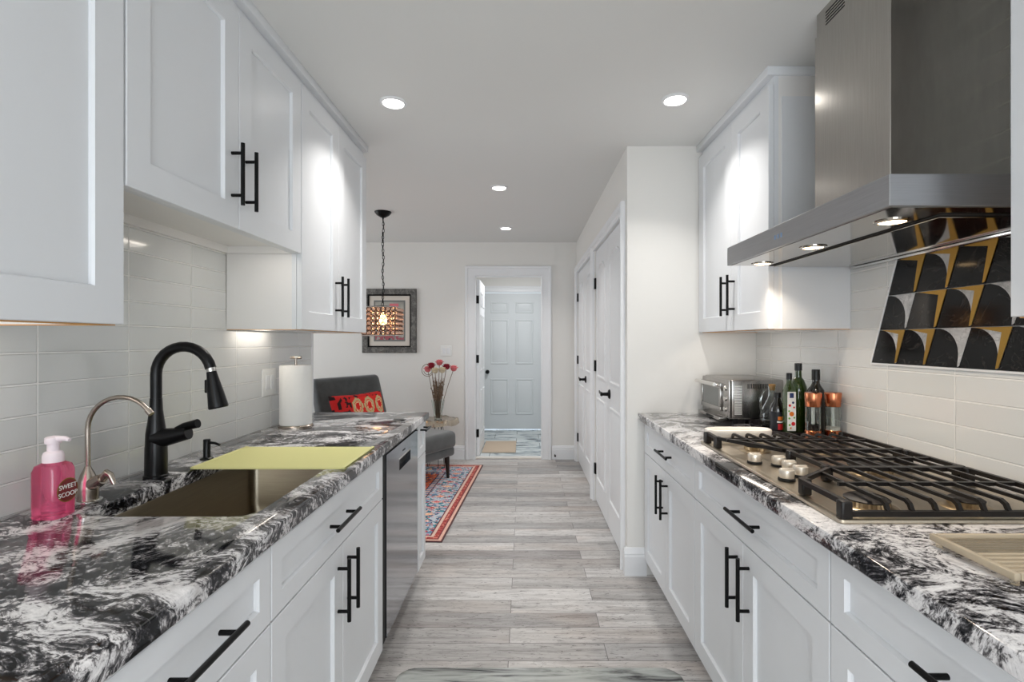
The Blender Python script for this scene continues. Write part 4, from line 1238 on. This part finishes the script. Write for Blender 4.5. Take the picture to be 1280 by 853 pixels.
downlight(-0.30, -0.35, 'left one of the two added, unseen recessed ceiling lights near the window wall')  # unseen pair added behind the camera to brighten the near fronts
downlight(0.35, -0.35, 'right one of the two added, unseen recessed ceiling lights near the window wall')  # second lamp of the added pair

# ================================================================== DINING NOOK
# pendant
lx, ly = -1.205, 4.41
root = thing('pendant_light', (lx, ly, 1.36), 'square crystal bead pendant light with a glowing bulb on a black chain', 'pendant light')
m = MB(); m.lathe([(0.071, 0), (0.070, -0.008), (0.052, -0.030), (0.022, -0.048), (0.008, -0.052), (0.006, -0.066)], (lx, ly, CEIL), M['black'], 30); m.build('canopy', root)
m = MB(); zt, zb = CEIL - 0.062, 1.625; n = 26; pitch = (zt - zb) / n
for k in range(n):
    zc = zt - (k + 0.5) * pitch
    pts = []
    for i in range(10):
        a = 2 * PI * i / 10
        u = 0.0085 * math.cos(a); w = (pitch * 0.62) * math.sin(a)
        pts.append((lx + (u if k % 2 else 0) + 0.004 * math.sin(k * 0.7), ly + (0 if k % 2 else u), zc + w))
    m.tube(pts, 0.0026, M['black'], 6, closed=True)
m.build('chain', root)
m = MB(); m.tube([(lx + 0.006 * math.sin(k * 0.9), ly + 0.006 * math.cos(k * 0.9), zt - (zt - zb) * k / 30) for k in range(31)], 0.0022, M['black'], 6); m.build('cord', root)
S2 = 0.138; ztop, zbot = 1.610, 1.372
m = MB()
for z in (ztop, zbot):
    m.tube([(lx - S2, ly - S2, z), (lx + S2, ly - S2, z), (lx + S2, ly + S2, z), (lx - S2, ly + S2, z)], 0.004, M['chrome'], 8, closed=True)
for a in (-1, 1):
    m.cyl((lx, ly, 1.625), (lx + a * S2, ly - S2, ztop), 0.003, M['black'], seg=6); m.cyl((lx, ly, 1.625), (lx + a * S2, ly + S2, ztop), 0.003, M['black'], seg=6)
m.build('frame', root)
m = MB(); m.lathe([(0.010, 0.0), (0.020, -0.012), (0.020, -0.060), (0.017, -0.064)], (lx, ly, 1.628), M['black'], 18); m.build('socket', root)
m = MB(); m.lathe([(0.012, 0), (0.016, -0.02), (0.030, -0.055), (0.032, -0.075), (0.024, -0.098), (0.001, -0.108)], (lx, ly, 1.566), M['bulb'], 20); m.build('bulb', root)
pl = bpy.data.lights.new('pendant_bulb_light', 'POINT'); pl.energy = W_PEND; pl.color = (1.0, 0.72, 0.44); pl.shadow_soft_size = 0.03
plo = bpy.data.objects.new('pendant_bulb_light', pl); COL.objects.link(plo); plo.parent = root; plo.location = Vector((lx, ly, 1.50)) - Vector((lx, ly, 1.36))
M['crystal'] = P('faceted amber-lit crystal', (255, 226, 206), 0.05, trans=0.7, ior=1.5, coat=0.5)
M['ring_metal'] = P('bronze bead ring', (120, 92, 78), 0.25, 0.9)
def bead(m, c, axis):
    c = Vector(c)
    u = Vector((1, 0, 0)) if axis == 'y' else Vector((0, 1, 0))
    m.tube([c + u * 0.0185 * math.cos(2 * PI * i / 12) + Vector((0, 0, 0.0185 * math.sin(2 * PI * i / 12))) for i in range(12)], 0.0028, M['ring_metal'], 6, closed=True)
    m.ball(c, 0.0145, M['crystal'], 8, 5)
NB, NR = 7, 6
rest = MB()
for r in range(NR):
    z = zbot + 0.022 + r * 0.0395
    for k in range(NB):
        o = -S2 + 0.0197 + k * 0.0394
        for c, ax, part in (((lx + o, ly - S2, z), 'y', True), ((lx + S2, ly + o, z), 'x', True), ((lx + o, ly + S2, z), 'y', False), ((lx - S2, ly + o, z), 'x', False)):
            if part:
                m = MB(); bead(m, c, ax); m.build('crystal_bead', root)
            else:
                bead(rest, c, ax)
o = rest.build('crystal_beads', root); o['kind'] = 'stuff'

# framed picture
ax0, ax1, az0, az1 = -1.808, -1.200, 1.193, 1.908
root = thing('framed_picture', ((ax0 + ax1) / 2, YB, az0), 'framed picture with a weathered grey wood frame on the dining wall behind the pendant', 'picture')
m = MB(); w, h = ax1 - ax0, az1 - az0
prof = [(0, 0.0), (0, 0.020), (0.010, 0.030), (0.060, 0.026), (0.064, 0.020), (0.064, 0.0)]
loops = []
for i, t in prof: loops.append([(ax0 + i, YB - t, az0 + i), (ax1 - i, YB - t, az0 + i), (ax1 - i, YB - t, az1 - i), (ax0 + i, YB - t, az1 - i)])
m.loft(loops, M['frame'], False, False); m.build('frame', root)
m = MB(); loops = []
for i, t in [(0.063, 0.004), (0.063, 0.023), (0.070, 0.024), (0.078, 0.014), (0.078, 0.004)]: loops.append([(ax0 + i, YB - t, az0 + i), (ax1 - i, YB - t, az0 + i), (ax1 - i, YB - t, az1 - i), (ax0 + i, YB - t, az1 - i)])
m.loft(loops, M['black'], False, False); m.build('inner_lip', root)
M['mat_board'] = P('cream mat board', (222, 214, 204), 0.8)
m = MB(); m.box(ax0 + 0.077, ax1 - 0.077, YB - 0.008, YB - 0.001, az0 + 0.077, az1 - 0.077, M['mat_board']); m.build('mat_board', root)
m = MB(); i0 = 0.128; nx, nz = 60, 76
random.seed(11)
pw, ph = (w - 2 * i0), (h - 2 * i0)
from mathutils import noise as mn
for a in range(nx):
    for b in range(nz):
        u, v = (a + 0.5) / nx, (b + 0.5) / nz
        q = mn.noise(Vector((u * 5, v * 6, 0.3))); q2 = mn.noise(Vector((u * 11, v * 13, 4.1)))
        col = (168 + 26 * q, 166 + 26 * q, 158 + 24 * q)
        d = ((u - 0.5) / 0.42) ** 2 + ((v - 0.40) / 0.34) ** 2 + 0.5 * q2
        if d < 1.0: col = (150 + 60 * q2, 140 + 30 * q2, 146 + 40 * q2)
        if d < 0.9 and q2 > 0.12: col = (196, 120 + 40 * q, 124)
        if 0.8 < d < 1.05 and q > 0: col = (46, 48, 54)
        if v < 0.18 and q2 > -0.05: col = (170, 86, 98)
        if abs(v - 0.88) < 0.045 and 0.5 < u < 0.78: col = (226, 120, 130)
        if min(u, 1 - u) < 0.05 or min(v, 1 - v) < 0.035: col = (120, 122, 120)
        x_, z_ = ax0 + i0 + pw * a / nx, az0 + i0 + ph * b / nz
        m.poly([(x_, YB - 0.0085, z_), (x_ + pw / nx, YB - 0.0085, z_), (x_ + pw / nx, YB - 0.0085, z_ + ph / nz), (x_, YB - 0.0085, z_ + ph / nz)], M['print'], lin(tuple(max(0, min(255, c)) for c in col)))
m.flat = True; m.build('print', root)

# rug
rx, ry = -0.434, 5.49; RA = math.radians(-2.86); RW, RL = 1.55, 2.10
root_rot = -math.atan2(0.105, 2.1)
m = MB(); nx, ny = 150, 200; random.seed(5)
pal_border = [(74, 104, 138), (96, 130, 158), (158, 172, 186), (186, 192, 200), (60, 130, 142), (196, 178, 176), (70, 82, 120)]
pal_accent = [(206, 76, 84), (224, 120, 96), (214, 96, 130), (232, 176, 140), (170, 40, 60)]
def rug_col(x, y):
    """x, y in metres from the near right corner, x to the left, y along"""
    d = min(x, RW - x, y, RL - y)
    along = y if min(x, RW - x) < min(y, RL - y) else x
    n1 = mn.noise(Vector((x * 16, y * 16, 1.0))); n2 = mn.noise(Vector((x * 45, y * 45, 7.0)))
    if d < 0.012: c = (96, 60, 62)
    elif d < 0.035: c = (222, 178, 160)
    elif d < 0.045: c = (120, 50, 56)
    elif d < 0.075:
        c = (176, 78, 70) if (int(along / 0.022) % 2) else (150, 52, 54)
        if n2 > 0.25: c = (216, 140, 120)
    elif d < 0.098: c = (216, 186, 170)
    elif d < 0.108: c = (110, 52, 66)
    elif d < 0.330:
        k = (along % 0.150) / 0.150 - 0.5; e = (d - 0.219) / 0.111
        r1 = abs(k) * 2.0 + abs(e) * 0.85
        c = pal_border[int((n1 + 1) * 3.4) % len(pal_border)]
        if r1 < 0.30: c = pal_accent[int(along / 0.15) % 5]
        elif r1 < 0.48: c = (226, 200, 184)
        elif r1 < 0.60: c = (54, 74, 112)
        elif n2 > 0.30: c = pal_accent[int((x + y) * 31) % 5]
        elif n2 < -0.32: c = (54, 76, 104)
    elif d < 0.342: c = (92, 46, 60)
    elif d < 0.385: c = (212, 176, 160) if (int(along / 0.028) % 2) else (96, 116, 150)
    elif d < 0.397: c = (70, 44, 66)
    else:
        c = (214, 92, 52)
        if n1 > 0.18: c = (226, 120, 72)
        if n1 < -0.22: c = (96, 70, 92)
        if n2 > 0.30: c = (70, 96, 132)
        if n2 < -0.34: c = (236, 170, 130)
    j = random.uniform(-9, 9)
    return lin(tuple(max(0, min(255, v + j)) for v in c))
Tr = Matrix.Translation((-0.539, 3.39, 0)) @ Matrix.Rotation(root_rot, 4, 'Z')
m = MB(Tr)
ids = [[m.pt((-RW * a / nx, RL * b / ny, 0.0075)) for b in range(ny + 1)] for a in range(nx + 1)]
for a in range(nx):
    for b in range(ny):
        m.face((ids[a][b], ids[a + 1][b], ids[a + 1][b + 1], ids[a][b + 1]), M['rug'], rug_col(RW * (a + 0.5) / nx, RL * (b + 0.5) / ny))
edge = lin((90, 58, 60))
for (xa, ya), (xb2, yb2) in (((0, 0), (-RW, 0)), ((-RW, 0), (-RW, RL)), ((-RW, RL), (0, RL)), ((0, RL), (0, 0))):
    m.poly([(xa, ya, 0.0003), (xb2, yb2, 0.0003), (xb2, yb2, 0.0075), (xa, ya, 0.0075)], M['rug'], edge)
m.flat = True
tag(m.build('area_rug'), 'orange and blue patterned area rug under the grey chair in the dining nook', 'rug')
RZ = 0.0085

# armless chair, turned towards the aisle
root = thing('accent_chair', (-1.247, 4.92, RZ), 'armless charcoal grey velvet chair with dark tapered legs in the dining nook', 'chair', rotz=math.radians(-30))
def cushion(m, x0, x1, y0, y1, z0, z1, mat, bev, puff=0.0):
    bm = bmesh.new(); bmesh.ops.create_cube(bm, size=1.0)
    for v in bm.verts: v.co = Vector(((x0 + x1) / 2 + v.co.x * (x1 - x0), (y0 + y1) / 2 + v.co.y * (y1 - y0), (z0 + z1) / 2 + v.co.z * (z1 - z0)))
    bmesh.ops.bevel(bm, geom=list(bm.edges), offset=bev, segments=5, affect='EDGES', profile=0.5)
    m.add_bm(bm, mat)
m = MB(); cushion(m, -0.33, 0.485, -0.40, 0.37, 0.285, 0.450, M['velvet'], 0.05); m.build('seat', root, angle=80)
m = MB(); cushion(m, -0.40, 0.470, -0.385, 0.355, 0.210, 0.300, M['velvet'], 0.03); m.build('seat_base', root, angle=80)
m = MB()
def back_loop(t, sh=1.0):
    # t along height 0..1
    z = 0.24 + 0.72 * t; x = -0.385 - 0.20 * t; th = 0.075 * (1 - 0.25 * t) * sh; wd = 0.37 * (1 - 0.05 * t) - (1 - sh) * 0.04
    return [(x + th * math.copysign(abs(math.cos(a)) ** 0.45, math.cos(a)), wd * 1.14 * math.copysign(abs(math.sin(a)) ** 0.25, math.sin(a)) - 0.055, z) for a in [2 * PI * k / 40 for k in range(40)]]
m.loft([back_loop(0.0, 0.85), back_loop(0.02), back_loop(0.25), back_loop(0.5), back_loop(0.75), back_loop(0.95), back_loop(0.985, 0.85), back_loop(1.0, 0.5)], M['velvet']); m.build('backrest', root, angle=80)
for x, y, dx in ((0.415, 0.29, 0.015), (0.415, -0.29, 0.015), (-0.33, 0.29, -0.08), (-0.33, -0.29, -0.08)):
    m = MB(); m.tube([(x, y, 0.225), (x + dx, y, 0.0055 if x < 0 else 0.0012)], [0.026, 0.014], M['dark_wood'], 14); m.build('leg', root)

# red lumbar cushion on the chair
hw, hh, th = 0.315, 0.185, 0.062
ca = math.radians(-30)
org = Vector((-1.247, 4.92, RZ))
Tc = Matrix.Translation(org) @ Matrix.Rotation(ca, 4, 'Z') @ Matrix.Translation((-0.250, -0.19, 0.640)) @ Matrix.Rotation(math.radians(-16), 4, 'Y')
m = MB(Tc); nu, nv = 56, 34
def pil(u, v, s):
    a, b = 2 * u - 1, 2 * v - 1
    k = max(0.0, (1 - a ** 4)) ** 0.5 * max(0.0, (1 - b ** 4)) ** 0.5
    pin = 1 - 0.06 * (1 - abs(b)) * abs(a) ** 3
    pin2 = 1 - 0.07 * (1 - abs(a)) * abs(b) ** 3
    return (s * th * k, a * hw * pin, b * hh * pin2)
def pil_col(u, v):
    n2 = mn.noise(Vector((u * 15, v * 9, 2.0)))
    x = u * 0.63; vv = v
    if vv > 0.88 or u < 0.30:
        c = (206, 34, 34) if n2 > -0.08 else (38, 14, 18)
    else:
        k = ((x - 0.19) % 0.142) / 0.142 - 0.5; e = (vv - 0.64) / 0.24
        r = math.sqrt((k * 2.0) ** 2 + e * e) + 0.25 * abs(k)
        if r < 0.42: c = (226, 36, 30)
        elif r < 0.55: c = (236, 200, 160)
        elif r < 0.66: c = (226, 96, 70)
        elif r < 0.98: c = (206, 188, 138)
        else: c = (222, 44, 36)
    return lin(c)
for s in (1, -1):
    g = [[m.pt(pil(a / nu, b / nv, s)) for b in range(nv + 1)] for a in range(nu + 1)]
    for a in range(nu):
        for b in range(nv):
            m.face((g[a][b], g[a + 1][b], g[a + 1][b + 1], g[a][b + 1]), M['pillow'], pil_col((a + 0.5) / nu, (b + 0.5) / nv) if s > 0 else lin((40, 16, 18)))
tag(m.build('lumbar_pillow', angle=70), 'red lumbar pillow with beige ogee motifs leaning on the grey chair back', 'pillow')

# side table with a crimped silver top
tx, ty = -0.895, 5.43
root = thing('side_table', (tx, ty, 0), 'small side table with a crimped silver tray top behind the grey chair', 'side table')
M['silver'] = P('hammered antique silver', (188, 176, 160), 0.16, 1.0)
m = MB()
def wav(r, z, amp):
    L = []
    for k in range(72):
        a = 2 * PI * k / 72
        q = math.sin(5 * a + 0.6) + 0.4 * math.sin(11 * a)
        L.append((tx + (r + amp * 0.6 * q) * math.cos(a), ty + (r + amp * 0.6 * q) * math.sin(a), z + amp * q * 0.4))
    return L
m.loft([wav(0.02, 0.500, 0), wav(0.10, 0.500, 0.0), wav(0.15, 0.503, 0.004), wav(0.178, 0.512, 0.012), wav(0.188, 0.505, 0.016), wav(0.198, 0.452, 0.020), wav(0.194, 0.452, 0.020), wav(0.182, 0.500, 0.016), wav(0.150, 0.496, 0.004), wav(0.02, 0.494, 0)], M['silver']); m.build('top', root, angle=60)
for k in range(3):
    m = MB(); a = 2 * PI * k / 3 + 0.9
    p0 = Vector((tx + 0.03 * math.cos(a), ty + 0.03 * math.sin(a), 0.492))
    for s in (-1, 1):
        q = Vector((tx + 0.12 * math.cos(a + s * 0.28), ty + 0.12 * math.sin(a + s * 0.28), RZ + 0.003)); q2 = Vector((tx + 0.12 * math.cos(a), ty + 0.12 * math.sin(a), RZ + 0.003))
        m.tube([p0 + Vector((s * 0.01 * -math.sin(a), s * 0.01 * math.cos(a), 0)), (p0 + q) / 2, q], 0.003, M['black'], 6)
    m.tube([Vector((tx + 0.12 * math.cos(a + s * 0.28), ty + 0.12 * math.sin(a + s * 0.28), RZ + 0.003)) for s in (-1, 0, 1)], 0.003, M['black'], 6)
    m.build('leg', root)

# vase and flowers
vx, vy, vz = -0.905, 5.43, 0.5005
m = MB(); m.lathe([(0.036, 0), (0.040, 0.004), (0.044, 0.05), (0.056, 0.12), (0.070, 0.205), (0.067, 0.205), (0.053, 0.12), (0.041, 0.05), (0.036, 0.012), (0.001, 0.010)], (vx, vy, vz), M['glass'], 28, cap1=False)
tag(m.build('vase'), 'flared clear glass vase on the silver side table', 'vase')
M['stem'] = P('dried brown stems', (120, 98, 80), 0.8, var=0.3)
cols = {'pink': (222, 120, 124), 'dark red': (140, 26, 44), 'cream': (214, 200, 172)}
fm = {k: P(k + ' petals', c, 0.8, var=0.15, vscale=60) for k, c in cols.items()}
FL_ = [(-0.112, 0.02, 0.520, 'pink', 'pink dried flower at the far left of the vase, inside the wire loop'), (-0.066, -0.02, 0.560, 'dark red', 'dark red dried flower left of centre in the vase'),
       (-0.022, -0.05, 0.510, 'cream', 'cream dried flower left of the other cream one in the vase'), (0.010, 0.03, 0.590, 'pink', 'pink dried flower standing highest in the vase'),
       (0.052, -0.05, 0.515, 'cream', 'cream dried flower right of the other cream one in the vase'), (0.085, 0.03, 0.545, 'dark red', 'dark red dried flower right of centre in the vase'), (0.165, 0.0, 0.530, 'pink', 'pink dried flower at the far right of the vase')]
for i, (dx, dy, hz, k, lab) in enumerate(FL_):
    root = thing('dried_flower', (vx, vy, vz + 0.012), lab, 'flower', 'dried flowers in the glass vase')
    m = MB(); sx_ = 0.006 * (i - 3); b0 = (vx + sx_, vy + (0.010 if i % 2 else -0.010), vz + 0.014)
    top = (vx + dx, vy + dy, vz + hz)
    mid = (vx + sx_ * 1.2 + dx * 0.22, vy + dy * 0.3, vz + 0.2)
    m.tube([b0, mid, ((mid[0] + top[0]) / 2, (mid[1] + top[1]) / 2, (mid[2] + top[2]) / 2 + 0.01), top], 0.0032, M['stem'], 6); m.build('stem', root)
    m = MB(); T0 = Vector(top); R0 = 0.046 if k == 'cream' else 0.046
    rnd = random.Random(i)
    m.ball(T0, (R0 * 0.7, R0 * 0.7, R0 * 0.55), fm[k], 10, 6)
    for lay, (cnt, tilt, rr) in enumerate(((10, 0.35, 1.0), (8, 0.8, 0.9), (5, 1.2, 0.7))):
        for j in range(cnt):
            a = 2 * PI * j / cnt + lay * 0.3 + rnd.uniform(-0.1, 0.1)
            d = Vector((math.cos(a) * math.cos(tilt), math.sin(a) * math.cos(tilt), math.sin(tilt)))
            TT = Matrix.Translation(T0 + d * R0 * 0.62 * rr) @ d.to_track_quat('X', 'Z').to_matrix().to_4x4()
            m.ball(None or (0, 0, 0), (R0 * 0.50, R0 * 0.36, R0 * 0.13), fm[k], 8, 5, TT)
    m.build('bloom', root)
# filler twigs
m = MB(); rnd = random.Random(9)
for i in range(46):
    a = rnd.uniform(0, 2 * PI); r0 = rnd.uniform(0.0, 0.026); r1 = rnd.uniform(0.02, 0.09); h = rnd.uniform(0.30, 0.45)
    b0 = Vector((vx + r0 * math.cos(a), vy + r0 * math.sin(a), vz + 0.016)); t0 = Vector((vx + r1 * math.cos(a), vy + r1 * math.sin(a), vz + h))
    md = b0.lerp(t0, 0.45) - Vector((0.012 * math.cos(a), 0.012 * math.sin(a), 0))
    m.tube([b0, md, t0], [0.0024, 0.0022, 0.0014], M['stem'], 5)
    for q in range(4):
        p = md.lerp(t0, 0.2 + 0.2 * q); m.ball(p + Vector((rnd.uniform(-.006, .006), rnd.uniform(-.006, .006), 0)), (0.006, 0.006, 0.009), M['stem'], 6, 4)
o = m.build('dried_twigs'); tag(o, 'brown dried filler twigs bunched in the glass vase', 'twigs'); o['kind'] = 'stuff'
m = MB(); T0 = Vector((vx - 0.112, vy + 0.0, vz + 0.52)); pts = []
for k in range(9): pts.append(Vector((vx - 0.012, vy - 0.018, vz + 0.02)).lerp(T0 + Vector((0.052, 0, -0.045)), k / 8))
for k in range(31): a = -0.7 - k * 2 * PI / 20 * 0.9; pts.append(T0 + Vector(((0.066 - k * 0.0007) * math.cos(a), 0.001 * k, (0.070 - k * 0.0007) * math.sin(a))))
m.tube(pts, 0.0030, M['stem'], 6)
tag(m.build('curled_twig'), 'thin twig curling in a loop at the left of the vase', 'twig')

# ================================================================== MATS, SMALL THINGS
m = MB()
m.loft([[(a, b, z) for a, b in rounded(-0.50 + i, 0.62 - i, 1.30 + i, 2.075 - i, 0.07)] for i, z in ((0, 0.0003), (0, 0.008), (0.006, 0.014), (0.02, 0.015))], M['kmat'])
tag(m.build('kitchen_mat'), 'grey swirled vinyl kitchen mat with rounded corners at the bottom of the photo', 'mat')
M['jute'] = P('beige woven mat', (196, 178, 158), 0.9, var=0.2, vscale=120)
m = MB(); m.box(-0.50, -0.10, 6.10, 6.78, 0.0025, 0.012, M['jute'], 0.004)
tag(m.build('door_mat'), 'small beige woven mat on the marble floor beyond the doorway', 'mat')
root = thing('door_stop', (0.345, YB - 0.019, 0.05), 'small black door stop on the baseboard right of the doorway', 'door stop')
m = MB(); m.tube([(0.345, YB - 0.017, 0.055), (0.345, YB - 0.060, 0.052)], [0.006, 0.005], M['black'], 10); m.build('rod', root)
m = MB(); m.tube([(0.345, YB - 0.060, 0.052), (0.345, YB - 0.076, 0.051)], [0.011, 0.010], M['rubber'], 12); m.build('tip', root)
